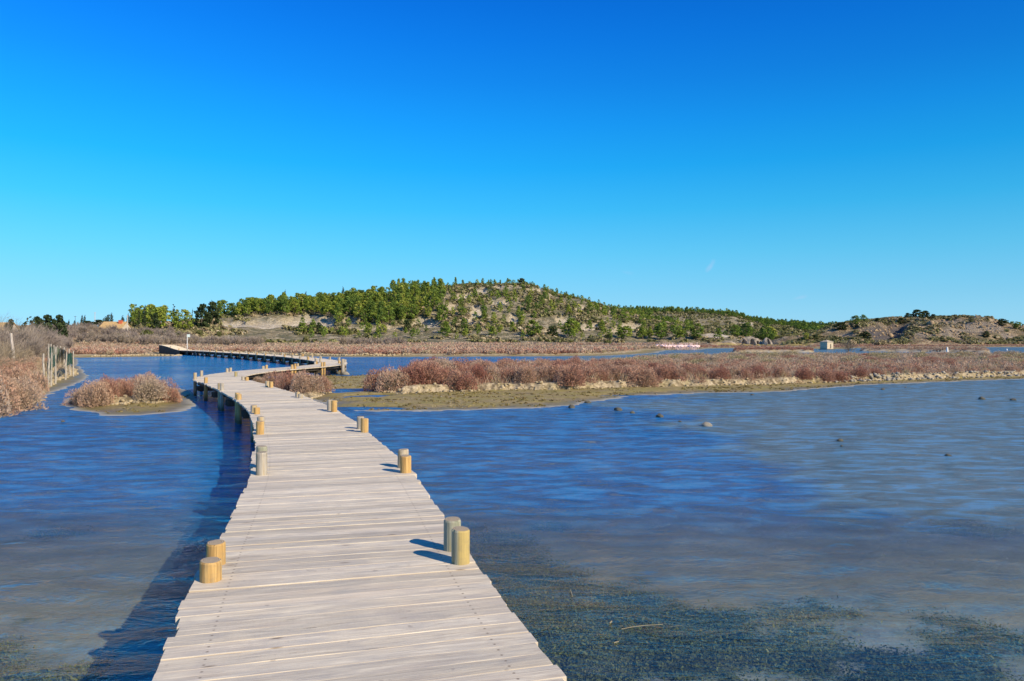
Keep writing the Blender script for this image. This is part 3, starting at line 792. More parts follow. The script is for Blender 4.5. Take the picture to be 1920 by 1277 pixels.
def build_deck():
    V, Fa, PC, ED = [], [], [], []
    n = 0
    s = .1; k = 0
    rnd = random.Random(5)
    dl = dr = 0
    while s < S_END - .05:
        c, t, nrm = cl(s)
        dist = math.hypot(*c)
        near = dist < 14
        wdt = .1475
        gap = rnd.choice([.0015, .002, .003, .004, .006]) if near else .004
        hw = (wdt - gap) / 2
        if k % 9 == 0: base_l, base_r = rnd.gauss(0, .015), rnd.gauss(0, .015)
        L = HALF_W + base_l + rnd.gauss(0, .009); R_ = HALF_W + base_r + rnd.gauss(0, .009)
        ang = rnd.gauss(0, .004)
        ek = rnd.choice([0, .3, .8, 1.2])
        z = deck_z(s) + rnd.gauss(0, .0018)
        roll = rnd.gauss(0, .014)
        nseg = 26 if dist < 9 else 10 if near else 3
        ca, sa = math.cos(ang), math.sin(ang)
        tt = np.array([t[0] * ca - t[1] * sa, t[0] * sa + t[1] * ca]); nn = np.array([-tt[1], tt[0]])
        cup = rnd.gauss(0, .0015)
        ch = .0035
        # cross-section seen from the end: (across, height)
        prof = [(-hw, -.045), (-hw, -ch), (-hw + ch * .9, 0), (0, cup), (hw - ch * .9, 0), (hw, -ch), (hw, -.045)]
        ph1, ph2 = rnd.uniform(0, 50), rnd.uniform(0, 50)
        us = np.linspace(-R_, L, nseg + 1)
        for q, u in enumerate(us):
            wob1 = .0035 * math.sin(u * 5 + ph1) + (.0025 * (vnoise(np.array([u * 9 + ph1]), np.array([k * 1.7]), 3)[0] - .5) * 2 if near else 0)
            wob2 = .0035 * math.sin(u * 4 + ph2) + (.0025 * (vnoise(np.array([u * 9 + ph2]), np.array([k * 2.3]), 4)[0] - .5) * 2 if near else 0)
            endw = 0
            for pi, (a_, h_) in enumerate(prof):
                aa = a_ + (wob1 if pi <= 2 else wob2 if pi >= 4 else 0) * .8
                p = c + nn * u + tt * aa
                V.append((p[0], p[1], z + h_ + roll * aa)); PC.append((u + 3, a_ + .1, k)); ED.append((ek, 1, 1) if pi in (0, 1, 5, 6) else (0, 0, 0))
        m_ = len(prof)
        for q in range(nseg):
            for pi in range(m_):
                p2 = (pi + 1) % m_
                Fa.append([n + q * m_ + pi, n + q * m_ + p2, n + (q + 1) * m_ + p2, n + (q + 1) * m_ + pi][::-1])
        Fa.append([n + i for i in range(m_)]); Fa.append([n + nseg * m_ + i for i in range(m_)][::-1])
        n += (nseg + 1) * m_
        s += wdt
        k += 1
    V = np.array(V) - OFF
    me = mesh_np("deck", V, Fa, M_DECK)
    a = me.attributes.new('pc', 'FLOAT_VECTOR', 'POINT'); a.data.foreach_set("vector", np.array(PC, np.float32).ravel())
    a = me.attributes.new('edge', 'FLOAT', 'POINT'); a.data.foreach_set("value", np.array(ED, np.float32)[:, 0] * .35)
    bm_fix(me)
    return me
def bm_fix(me):
    import bmesh
    bm = bmesh.new(); bm.from_mesh(me); bmesh.ops.recalc_face_normals(bm, faces=bm.faces); bm.to_mesh(me); bm.free()
bw_link("deck", build_deck())

# posts: every station carries a pair on each side; heights as seen for the first ones
def post_mesh(hgt, rad, mat, seg=22, seed=0, bottom=-.42, crack=True):
    rnd = random.Random(seed)
    g = Geo()
    zs = [bottom, -.1, .2, .5, .62, DECK_Z + hgt * .4, DECK_Z + hgt - .012, DECK_Z + hgt]
    zs = sorted(set(zs))
    rows = []
    ca = rnd.uniform(0, 6.28)
    ph = rnd.uniform(0, 6.28)
    tilt = (rnd.gauss(0, .008), rnd.gauss(0, .008))
    for z in zs:
        for k in range(seg):
            an = 2 * math.pi * k / seg
            r = rad * (1 + .018 * math.sin(2 * an + ph) + .012 * math.sin(3 * an + ph * 2) + .006 * rnd.uniform(-1, 1))
            if z == zs[-1]: r -= .007
            da = abs((an - ca + math.pi) % (2 * math.pi) - math.pi)
            if crack and da < .16: r -= .010
            rows.append((r * math.cos(an) + tilt[0] * z, r * math.sin(an) + tilt[1] * z, z + (.004 * math.sin(an + ph) if z >= zs[-2] else 0)))
    f = []
    for i in range(len(zs) - 1):
        for k in range(seg):
            k2 = (k + 1) % seg
            f.append([i * seg + k, i * seg + k2, (i + 1) * seg + k2, (i + 1) * seg + k])
    ctr = len(rows)
    rows.append((tilt[0] * zs[-1], tilt[1] * zs[-1], zs[-1] + .002))
    t0 = (len(zs) - 1) * seg
    for k in range(seg): f.append([t0 + k, t0 + (k + 1) % seg, ctr])
    g.add(rows, f)
    return g.mesh("post", mat, False)

# (px, py of the base on the deck, height above the deck, material)
NEAR_POSTS = [
    (389, 1093, .135, 'F'), (398, 1062, .155, 'F'), (862, 1060, .245, 'G'), (846, 1035, .235, 'G'),
    (487, 892, .265, 'Y'), (487, 878, .265, 'G'), (760, 888, .205, 'F'), (751, 878, .225, 'Y'),
    (485, 815, .22, 'F'), (487, 809, .25, 'Y'), (682, 811, .24, 'F'), (676, 805, .22, 'Y'),
    (480, 777, .14, 'F'), (474, 774, .16, 'Y'), (625, 773, .255, 'F'), (618, 770, .24, 'Y'),
    (434, 750, .145, 'F'), (427, 748, .155, 'F'), (557, 745, .145, 'Y'), (563, 747, .12, 'Y'),
    (396, 733, .23, 'Y'), (393, 731, .2, 'Y'), (507, 727, .20, 'F'), (500, 726, .2, 'Y'),
    (366, 719, .21, 'F'), (358, 712, .27, 'Y'), (462, 714, .14, 'F'), (455, 713, .14, 'Y'),
    (441, 706, .20, 'G'), (358, 706, .25, 'Y'), (431, 697.3, .20, 'Y'), (425, 698.2, .19, 'Y')]
MP = {'F': M_POST_FRESH, 'G': M_POST_GREEN, 'Y': M_POST_GREY}
STATIONS = []
for i, (px, py, h, kd) in enumerate(NEAR_POSTS):
    x, y = W(px, py, DECK_Z)
    j_ = int(np.argmin((SPQ[:, 0] - x) ** 2 + (SPQ[:, 1] - y) ** 2))
    q_, t_, n_ = cl(SPS[j_])
    lat = float(np.dot(np.array([x, y]) - q_, n_))
    lat_c = max(-(HALF_W - .06), min(HALF_W - .06, lat))
    x, y = x + n_[0] * (lat_c - lat), y + n_[1] * (lat_c - lat)
    o = link("post", post_mesh(h, .066 if i != 0 else .070, MP[kd], 22 if y < 20 else 12, i * 3 + 1), boardwalk, (x - c0[0], y + .055 - c0[1], 0), (0, 0, i * .9))
    if i in (2, 3): o["label"] = "greenish grey post" if i == 3 else "post half greenish grey, half yellow"
    if i in (0, 1): o["label"] = "short freshly cut yellow post"
# the rest of the way: pairs every 3.7 m
s0 = float(np.interp(40.0, SPQ[:, 1], SPS))
s = s0; k = 0
proto_far = {}
while s < S_END - .6:
    c, t, nn = cl(s)
    for side in (-1, 1):
        pr = 2 if s < S_END - 25 else 1
        for j in range(pr):
            h = random.choice([.16, .2, .24, .26])
            key = (round(h, 2), random.choice('FYY'))
            if key not in proto_far: proto_far[key] = post_mesh(h, .07, MP[key[1]], 8, k)
            p = c + nn * side * (HALF_W - .10) + t * (j * .36)
            link("post", proto_far[key], boardwalk, (p[0] - c0[0], p[1] - c0[1], deck_z(s) - DECK_Z), (0, 0, random.uniform(0, 6)))
            k += 1
    s += 3.75
# the tall post at the outside of the far bend, with its mate
for (px, py, top, kd) in ((643, 703, 673, 'Y'), (636, 700, 676, 'F'), (603, 700, 692, 'F')):
    x, y = W(px, py)
    h = EYE - (top - HZ) / F * y - DECK_Z
    link("post", post_mesh(h, .11 if px > 640 else .085, MP[kd], 12, px), boardwalk, (x - c0[0], y - c0[1], 0))

# bearers under the deck, following the curve, and a cross beam at each station
def ribbon_beam(off, w, top, hgt, s_a, s_b, mat, name):
    V, Fa = [], []
    ss = np.arange(s_a, s_b, .5)
    for s in ss:
        c, t, nn = cl(s)
        z = deck_z(s) + top
        for (a, b) in ((off - w / 2, z - hgt), (off + w / 2, z - hgt), (off + w / 2, z), (off - w / 2, z)):
            p = c + nn * a
            V.append((p[0] - c0[0], p[1] - c0[1], b))
    for i in range(len(ss) - 1):
        for k in range(4):
            k2 = (k + 1) % 4
            Fa.append([i * 4 + k, i * 4 + k2, (i + 1) * 4 + k2, (i + 1) * 4 + k][::-1])
    Fa.append([0, 1, 2, 3]); e = (len(ss) - 1) * 4; Fa.append([e + 3, e + 2, e + 1, e])
    bw_link(name, mesh_np(name, V, Fa, mat))
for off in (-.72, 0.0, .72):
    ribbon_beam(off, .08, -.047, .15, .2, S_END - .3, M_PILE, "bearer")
s = S_CAM + 1.4
cb = Geo(); cb.box((0, 0, 0), (1.76, .09, .17)); cbm = cb.mesh("cross_beam", M_PILE)
while s < S_END - 1:
    c, t, nn = cl(s)
    rz = math.atan2(nn[1], nn[0])
    for dt in (-.19, .19):
        p = c + t * dt
        link("cross_beam", cbm, boardwalk, (p[0] - c0[0], p[1] - c0[1], deck_z(s) - .29), (0, 0, rz))
    s += 3.75
# dark leaning and level tubes at the foot of the far piles
fb = Geo()
for (a, b) in (((-.38, 0, -.3), (-.05, 0, .38)), ((.38, 0, -.3), (.05, 0, .38))):
    fb.tube([a, b], .10, 6)
fb.tube([(-.45, 0, -.02), (.45, 0, -.02)], .13, 6)
fbm_ = fb.mesh("foot_tubes", M_PILE)
s = float(np.interp(62.0, SPQ[:, 1], SPS))
while s < S_END - 3:
    c, t, nn = cl(s)
    for side in (-1, 1):
        p = c + nn * side * (HALF_W - .1) + t * .18
        link("foot_tubes", fbm_, boardwalk, (p[0] - c0[0], p[1] - c0[1], 0), (0, 0, math.atan2(t[1], t[0])))
    s += 3.75
# closed boarded side of the ramp
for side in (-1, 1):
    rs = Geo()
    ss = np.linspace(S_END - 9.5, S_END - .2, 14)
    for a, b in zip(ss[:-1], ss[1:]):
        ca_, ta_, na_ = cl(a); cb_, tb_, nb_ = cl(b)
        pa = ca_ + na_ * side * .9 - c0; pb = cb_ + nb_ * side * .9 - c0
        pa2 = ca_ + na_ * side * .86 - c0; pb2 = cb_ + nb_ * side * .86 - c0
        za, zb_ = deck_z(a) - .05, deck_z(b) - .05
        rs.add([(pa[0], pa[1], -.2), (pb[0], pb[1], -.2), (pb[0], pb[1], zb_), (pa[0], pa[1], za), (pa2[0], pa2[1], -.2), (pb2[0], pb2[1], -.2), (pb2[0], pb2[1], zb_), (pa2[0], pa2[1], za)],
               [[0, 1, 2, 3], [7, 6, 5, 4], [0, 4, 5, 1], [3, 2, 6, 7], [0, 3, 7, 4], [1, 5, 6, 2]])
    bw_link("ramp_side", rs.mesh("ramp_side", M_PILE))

# ------------------------------------------------------------------ foliage generators (numpy)
def unit(v): return v / np.maximum(np.linalg.norm(v, axis=-1, keepdims=True), 1e-9)

def salt_shrub(n, seed, hgt=1.0, rad=.75, leaf=.055, lean=.25, hue_j=.10):
    """dome of fleshy upright stems: unit-ish size, base at 0"""
    r = np.random.default_rng(seed)
    lobes = 5 + seed % 4
    lc = np.stack([r.uniform(-.5, .5, lobes) * rad, r.uniform(-.5, .5, lobes) * rad, np.zeros(lobes)], 1)
    lr = r.uniform(.45, .75, lobes) * rad; lh = r.uniform(.68, 1.0, lobes) * hgt
    li = r.integers(0, lobes, n)
    th = r.uniform(0, 2 * np.pi, n); u = np.sqrt(r.uniform(0, 1, n))
    el = np.arccos(r.uniform(0, 1, n))                         # angle from vertical
    d = np.stack([np.sin(el) * np.cos(th), np.sin(el) * np.sin(th), np.cos(el)], 1)
    rho = r.uniform(.78, 1.0, n)
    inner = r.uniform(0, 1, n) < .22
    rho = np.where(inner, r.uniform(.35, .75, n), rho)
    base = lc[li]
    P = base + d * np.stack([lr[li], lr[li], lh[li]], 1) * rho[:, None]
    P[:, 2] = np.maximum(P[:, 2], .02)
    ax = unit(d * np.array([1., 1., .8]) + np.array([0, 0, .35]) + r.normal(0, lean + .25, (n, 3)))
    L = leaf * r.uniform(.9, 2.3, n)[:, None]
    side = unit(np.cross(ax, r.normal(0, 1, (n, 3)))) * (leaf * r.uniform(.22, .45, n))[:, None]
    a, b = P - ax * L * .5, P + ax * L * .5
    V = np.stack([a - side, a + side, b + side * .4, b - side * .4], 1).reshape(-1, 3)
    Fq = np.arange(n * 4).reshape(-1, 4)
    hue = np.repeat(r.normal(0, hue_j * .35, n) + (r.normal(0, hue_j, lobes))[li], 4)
    br = np.repeat(r.uniform(.7, 1.25, n) * np.where(inner, .75, 1), 4)  # inner leaves dimmed: shade of the dome's core put into the tint
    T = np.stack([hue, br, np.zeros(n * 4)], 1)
    # woody stems inside
    ns = max(6, n // 40)
    e = lc[r.integers(0, lobes, ns)] + unit(r.normal(0, 1, (ns, 3)) * [1, 1, .2] + [0, 0, .8]) * np.array([rad * .5, rad * .5, hgt * .72])
    b0 = np.stack([r.uniform(-.2, .2, ns) * rad, r.uniform(-.2, .2, ns) * rad, np.zeros(ns)], 1)
    ax = unit(e - b0); sd = unit(np.cross(ax, r.normal(0, 1, (ns, 3)))) * .012
    V2 = np.stack([b0 - sd, b0 + sd, e + sd * .4, e - sd * .4], 1).reshape(-1, 3)
    T2 = np.stack([np.full(ns * 4, .35), np.full(ns * 4, .45), np.zeros(ns * 4)], 1)
    return np.concatenate([V, V2]), np.arange((n + ns) * 4).reshape(-1, 4), np.concatenate([T, T2])

def leafball(n, seed, clumps, leaf, hue_j=.12, up=.3):
    """clumps: list of (x,y,z,rx,ry,rz); quads near each clump's surface"""
    r = np.random.default_rng(seed)
    C = np.array(clumps, float)
    vol = (C[:, 3] * C[:, 4] + C[:, 5] * C[:, 3]); p = vol / vol.sum()
    ci = r.choice(len(C), n, p=p)
    d = unit(r.normal(0, 1, (n, 3)))
    d[:, 2] = np.where(r.uniform(0, 1, n) < .3, np.abs(d[:, 2]), d[:, 2])
    rho = r.uniform(.55, 1.08, n)
    P = C[ci, :3] + d * C[ci, 3:] * rho[:, None]
    nrm = unit(d + r.normal(0, .55, (n, 3)) + [0, 0, up])
    tx = unit(np.cross(nrm, r.normal(0, 1, (n, 3)))); ty = np.cross(nrm, tx)
    s = (leaf * r.uniform(.6, 1.3, n))[:, None]
    V = np.stack([P - tx * s - ty * s * .45, P + tx * s * .8 - ty * s * .6, P + tx * s + ty * s * .5, P - tx * s * .7 + ty * s * .65], 1).reshape(-1, 3)
    ch = r.normal(0, hue_j, len(C)); cb_ = r.uniform(.85, 1.15, len(C))
    T = np.stack([np.repeat(ch[ci] + r.normal(0, .05, n), 4), np.repeat(cb_[ci] * r.uniform(.75, 1.2, n), 4), np.zeros(n * 4)], 1)
    return V, np.arange(n * 4).reshape(-1, 4), T

def twigs(seed, n_main, hgt, spread, depth=3, wid=.012, lean=(0, 0), kids=4):
    """bare branching shrub made of thin tapering ribbons"""
    r = random.Random(seed)
    V, T = [], []
    def br(p, d, L, w, lv):
        p = Vector(p); d = Vector(d).normalized()
        q = p + d * L
        sd = d.cross(Vector((r.gauss(0, 1), r.gauss(0, 1), r.gauss(0, 1)))).normalized()
        V.extend([tuple(p - sd * w), tuple(p + sd * w), tuple(q + sd * w * .55), tuple(q - sd * w * .55)])
        b = r.uniform(.7, 1.2); h = r.uniform(-.1, .25)
        T.extend([(h, b, 0)] * 4)
        if lv > 0:
            for _ in range(kids):
                f = r.uniform(.45, 1.0)
                nd = (d + Vector((r.gauss(0, .42) + lean[0] * .25, r.gauss(0, .42) + lean[1] * .25, r.gauss(.12, .3)))).normalized()
                br(p + d * L * f, nd, L * r.uniform(.5, .8), w * .6, lv - 1)
    for _ in range(n_main):
        a = r.uniform(0, 6.28)
        d = (math.cos(a) * spread * r.uniform(.2, 1) + lean[0], math.sin(a) * spread * r.uniform(.2, 1) + lean[1], 1)
        br((r.gauss(0, .08) * spread, r.gauss(0, .08) * spread, 0), d, hgt * r.uniform(.3, .5), wid, depth)
    V = np.array(V); T = np.array(T)
    V[:, 2] = np.maximum(V[:, 2], 0)
    return V, np.arange(len(V)).reshape(-1, 4), T

def scatter(name, variants, pos, scl, rot, hue, brt, mat, kind="stuff", label=None, cat=None, zs=None):
    """one mesh out of many small plants: for ground cover nobody would count"""
    Vs, Ts = [], []
    nv = len(variants)
    pos = np.asarray(pos, float)
    for i, (v, f, t) in enumerate(variants):
        idx = np.arange(i, len(pos), nv)
        if len(idx) == 0: continue
        c, s_ = np.cos(rot[idx])[:, None], np.sin(rot[idx])[:, None]
        x = v[None, :, 0] * c - v[None, :, 1] * s_
        y = v[None, :, 0] * s_ + v[None, :, 1] * c
        zz = np.broadcast_to(v[None, :, 2], x.shape) * (zs[idx][:, None] if zs is not None else 1)
        P = np.stack([x, y, zz], -1) * scl[idx][:, None, None] + pos[idx][:, None, :]
        Vs.append(P.reshape(-1, 3))
        tt = np.broadcast_to(t[None], (len(idx), *t.shape)).copy()
        tt[..., 0] += hue[idx][:, None]; tt[..., 1] *= brt[idx][:, None]
        Ts.append(tt.reshape(-1, 3))
    V = np.concatenate(Vs); T = np.concatenate(Ts)
    T[:, 0] = np.clip(T[:, 0], 0, 1)
    o = link(name, mesh_np(name, V, np.arange(len(V)).reshape(-1, 4), mat, {'tint': T}))
    o.color = (0, 0, 0, 1)
    tag(o, label, cat, None, kind)
    print(name, len(V) // 4)
    return o

# ------------------------------------------------------------------ salt shrubs as things
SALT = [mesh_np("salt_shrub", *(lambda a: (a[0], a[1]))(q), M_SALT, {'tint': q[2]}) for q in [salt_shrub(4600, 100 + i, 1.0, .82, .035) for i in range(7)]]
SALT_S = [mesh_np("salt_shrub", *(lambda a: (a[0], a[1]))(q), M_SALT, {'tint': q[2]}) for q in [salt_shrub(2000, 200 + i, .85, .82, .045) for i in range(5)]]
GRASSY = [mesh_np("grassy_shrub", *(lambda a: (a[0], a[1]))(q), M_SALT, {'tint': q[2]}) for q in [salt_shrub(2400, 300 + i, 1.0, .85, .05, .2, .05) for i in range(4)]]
rs_ = random.Random(3)
n_shrub = 0
HUEW = lambda h: "rust red" if h < .14 else "reddish pink" if h < .30 else "dusty pink" if h < .46 else "grey brown" if h < .62 else "tan" if h < .78 else "olive tan"
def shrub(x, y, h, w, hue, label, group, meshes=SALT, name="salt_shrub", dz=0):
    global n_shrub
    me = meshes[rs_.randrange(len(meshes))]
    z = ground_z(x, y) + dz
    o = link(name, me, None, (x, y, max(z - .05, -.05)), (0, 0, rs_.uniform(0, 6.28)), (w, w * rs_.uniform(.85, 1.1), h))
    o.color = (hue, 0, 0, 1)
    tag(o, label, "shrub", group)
    n_shrub += 1
    return o

ORD = ["first", "second", "third", "fourth", "fifth", "sixth", "seventh", "eighth", "ninth", "tenth", "eleventh", "twelfth", "thirteenth", "fourteenth", "fifteenth", "sixteenth", "seventeenth", "eighteenth", "nineteenth", "twentieth"]
# front row of the long island, along its eroded edge (px, py of foot, top py)
ROW = [(712, 728, 684), (735, 733, 680), (768, 731, 672), (800, 730, 671), (835, 728, 676), (868, 731, 682), (893, 727, 678), (925, 725, 679), (958, 725, 680), (985, 727, 678), (1015, 724, 680), (1042, 725, 676), (1070, 728, 677),
       (1098, 724, 681), (1120, 723, 684), (1150, 722, 679), (1178, 721, 683), (1205, 724, 680), (1238, 720, 682), (1262, 720, 681), (1290, 718, 678), (1318, 718, 684), (1348, 719, 684), (1375, 717, 682), (1400, 718, 686),
       (1428, 717, 684), (1460, 716, 681), (1503, 716, 683), (1542, 715, 685), (1575, 714, 687), (1608, 712, 686), (1640, 710, 687), (1668, 708, 689), (1700, 706, 688), (1728, 704, 690), (1755, 703, 686), (1785, 701, 689), (1815, 700, 690), (1845, 699, 687), (1875, 698, 690), (1905, 697, 683), (1935, 696, 686)]
nrow = len(ROW)
for i, (px, py, tp) in enumerate(ROW):
    x, y = W(px, py, .12)
    y += .20; x = (px - CX) / F * y
    z0 = ground_z(x, y)
    h = max(.35, (EYE - (tp - HZ) / F * y) - z0 + .05)
    hue = rs_.choice([.02, .08, .15, .2, .24, .3, .36, .18, .12, .42])
    if px in (735, 1375): hue = .45
    if i < 20: pos = f"{ORD[i]} from the left on the long island's front edge"
    elif nrow - 1 - i < 20: pos = f"{ORD[nrow - 1 - i]} from the right on long island's front edge" if i != nrow - 1 else "at the right frame edge on the long island's front"
    else: pos = f"midway along the long island's front edge, {'left' if i == 20 else 'right'} of centre"
    shrub(x, y, h, max(.66, h * .9), hue, f"{HUEW(hue)} salt shrub, {pos}", "salt shrubs along the long island's front edge")
# rows behind it
BACK_GROUP = "salt shrubs behind the front row of the long island"
BACK = {'A': [], 'B': []}
tries = 0
pts = []
IS = np.array(BIG_ISLE)
rb = random.Random(17)
while len(pts) < 168 and tries < 20000:
    tries += 1
    px = rb.uniform(690, 1960)
    y = 34.5 + (rb.random() ** 1.5) * 50
    x = (px - CX) / F * y
    sd = sdist(BIG_ISLE, np.array([x]), np.array([y]))[0]
    if sd < 1.5 or (px < 1130 and y > 50): continue
    if px > 1250 and y < 41: continue
    mind = 1.25 + (y - 34) * .022
    if any((x - a) ** 2 + (y - b) ** 2 < mind ** 2 for a, b in pts): continue
    pts.append((x, y))
for x, y in pts:
    px = CX + x / y * F
    rear = px > 1090 and y > 50 + 6 * rb.random()
    if rear:
        hue = rb.choice([.70, .78, .86, .82, .62, .15, .45])
        h = rb.uniform(.55, .85) if hue > .5 else rb.uniform(.5, .75)
        lab = "tan and olive grassy shrub in the back rows of the long island" if hue > .5 else "red or pinkish salt shrub among tan shrubs, back rows of the long island"
        shrub(x, y, h, rb.uniform(.9, 1.4), hue, lab, BACK_GROUP, GRASSY if hue > .5 else SALT, "grassy_shrub" if hue > .5 else "salt_shrub")
    else:
        hue = rb.choice([.05, .12, .2, .26, .32, .4, .5, .18])
        if px < 870: h = rb.uniform(.95, 1.15)
        elif px < 1200: h = rb.uniform(.8, 1.0)
        else: h = rb.uniform(.5, .75)
        shrub(x, y, h, h * rb.uniform(.85, 1.2), hue, ("tall " if px < 870 else "") + f"{HUEW(hue)} salt shrub massed behind the front row, {'left' if px < 1000 else 'middle' if px < 1450 else 'right'} part of the long island", BACK_GROUP, SALT if y < 46 else SALT_S)
# small foot shrub at the island's left tip, among rubble
x, y = W(690, 716, .1); shrub(x, y, .42, .5, .55, "small grey brown shrub at the long island's left tip, lowest of all there", "salt shrubs along the long island's front edge", SALT_S)

# left islet
ISL = [(152, 751, 712, .45, "low grey brown salt shrub at the left islet's left end"), (178, 754, 704, .42, "grey brown salt shrub on the left islet, second from its left"),
       (205, 750, 699, .16, "reddish salt shrub on the left islet with rounded top, third from its left"), (232, 748, 703, .30, "dusty pink salt shrub low in the middle of the left islet"),
       (257, 745, 693, .36, "tall dusty salt shrub forming the left islet's highest point"), (281, 750, 695, .60, "yellowish tan salt shrub right of the left islet's highest point"),
       (300, 747, 701, .22, "reddish salt shrub on the left islet, second from its right end"), (321, 746, 712, .26, "low pink salt shrub at the left islet's right end, near the boardwalk"),
       (228, 740, 700, .20, "salt shrub on the far side of the left islet, left of its peak"), (272, 739, 693, .42, "salt shrub on the far side of the left islet, behind its peak"), (190, 741, 704, .28, "salt shrub on the far side of the left islet, near its left end")]
for (px, py, tp, hue, lab) in ISL:
    x, y = W(px, py, .18); y += .3; x = (px - CX) / F * y
    z0 = ground_z(x, y); h = (EYE - (tp - HZ) / F * y) - z0 + .03
    shrub(x, y, h, max(.5, h * .78), hue, lab, "salt shrubs on the left islet")
# clump beside the boardwalk
for (px, py, tp, hue, lab) in [(487, 722, 701, .5, "low grey brown salt shrub at the left end of the clump beside the boardwalk"), (515, 728, 692, .30, "salt shrub on the left of the big clump beside the boardwalk"),
                               (543, 736, 690, .16, "reddish salt shrub in the middle of the clump beside the boardwalk"), (575, 738, 690, .38, "grey pink salt shrub right of the middle of the clump beside the boardwalk"),
                               (600, 735, 697, .24, "pinkish salt shrub at the right end of the clump beside the boardwalk"), (560, 725, 689, .3, "salt shrub at the back of the clump beside the boardwalk")]:
    x, y = W(px, py, .15); y += .3; x = (px - CX) / F * y
    z0 = ground_z(x, y); h = (EYE - (tp - HZ) / F * y) - z0 + .03
    shrub(x, y, h, max(.5, h * .8), hue, lab, "salt shrubs beside the boardwalk")
# left bank
rl = random.Random(23)
LB = [(8, 752, 690, .45), (32, 751, 700, .5), (50, 738, 694, .42), (15, 735, 672, .30), (42, 722, 676, .28), (62, 722, 684, .36), (70, 712, 690, .5), (22, 716, 660, .34), (52, 706, 668, .24), (76, 700, 676, .40), (5, 712, 655, .5),
      (-30, 760, 690, .4), (-70, 765, 690, .4), (-45, 735, 665, .4), (62, 695, 662, .5), (40, 694, 655, .55), (84, 690, 668, .3), (100, 684, 662, .35), (70, 684, 654, .6)]
for i, (px, py, tp, hue) in enumerate(LB):
    x, y = W(px, py, .3)
    z0 = ground_z(x, y); h = (EYE - (tp - HZ) / F * y) - z0
    pos = "low by the water's edge" if py > 733 else "halfway up the mass" if py > 708 else "at the back near the stake fence"
    lab = {0: "dark grey brown salt shrub at the left frame edge, low by the water", 1: "grey brown salt shrub overhanging the left bank's muddy tip", 2: "salt shrub on the left bank's point, nearest the mud strip"}.get(i, f"{HUEW(hue)} salt shrub on the left bank, {pos}")
    shrub(x, y, h, h * .75, hue, lab, "salt shrubs on the left bank")
print("shrubs", n_shrub)

# wind-combed bare tamarisks on the left bank
TAM = []
for i in range(4):
    v, f, t = twigs(400 + i, 30, 1.0, .6, 3, .013, (.25, 0), 4)
    TAM.append(mesh_np("bare_tamarisk", v, f, M_TWIG, {'tint': t}))
tam_spots = [(-10, 706, 622, .7), (16, 700, 628, .6), (40, 690, 634, .65), (62, 684, 636, .7), (-34, 715, 625, .6), (2, 690, 618, .5), (88, 680, 645, .6), (-60, 700, 615, .6), (112, 677, 648, .6), (28, 680, 622, .4), (60, 675, 628, .4), (-20, 680, 612, .5), (95, 672, 634, .45)]
for i, (px, py, tp, hue) in enumerate(tam_spots):
    x, y = W(px, py, .4)
    z0 = ground_z(x, y); h = (EYE - (tp - HZ) / F * y) - z0
    o = link("bare_tamarisk", TAM[i % 4], None, (x, y, z0 - .05), (0, 0, rl.uniform(-.5, .5)), (h * .8, h * .8, h * .85))
    o.color = (hue, 0, 0, 1)
    tag(o, ["tan wind-combed bush at the left frame edge, its top above the weathered pole" if i == 0 else "wind-combed bare tan bush in the tall tangle on the left bank"][0], "bush", "wind-combed bushes on the left bank")

# ------------------------------------------------------------------ stake fence, pole
fence = bpy.data.objects.new("stake_fence", None); COL.objects.link(fence)
FX, FY = W(110, 710, .3)
fence.location = (FX, FY, .3)
tag(fence, "leaning wooden stakes with torn green netting on the left bank", "fence")
ST = [((82, 721), (81.5, 663)), ((88, 718), (93, 672)), ((95.5, 714), (97, 661)), ((103.5, 710), (105, 650)), ((122, 703), (125, 659)), ((132.5, 697), (129, 654)), ((137, 697), (137.5, 658)),
      ((91, 700), (91, 645)), ((96.5, 699), (96, 645)), ((100.5, 694), (101, 647)), ((107.5, 690), (107.5, 648)), ((113.5, 690), (113, 649)), ((119.5, 692), (120, 651))]
stake_pts = []
for i, ((bx, by), (tx, ty)) in enumerate(ST):
    x, y = W(bx, by, .3)
    z0 = ground_z(x, y) - .3
    zt = EYE - (ty - HZ) / F * y
    xt = (tx - CX) / F * y
    g = Geo()
    n = 6
    pl = [(x + (xt - x) * k / (n - 1) + random.uniform(-.012, .012) - FX, y - FY + random.uniform(-.012, .012), z0 + (zt - z0) * k / (n - 1) - .3) for k in range(n)]
    g.tube(pl, [.05 - .003 * k for k in range(n)], 7, wob=.08)
    link("stake", g.mesh("stake", M_STAKE), fence)
    stake_pts.append((x, y, z0 + .3, zt))
m_net, nt, _, lk, out = new_mat("green_netting")
P = N(nt, "ShaderNodeTexCoord").outputs['Object']
nn_ = noise(nt, P, 2.5, 3, .6)
d = N(nt, "ShaderNodeBsdfDiffuse", {'Color': (.05, .14, .10, 1)}); tr = N(nt, "ShaderNodeBsdfTransparent")
mx = N(nt, "ShaderNodeMixShader", {0: ramp(nt, nn_, [(.35, .25), (.65, .85)]), 1: tr.outputs[0], 2: d.outputs[0]})
lk.new(mx.outputs[0], out.inputs[0])
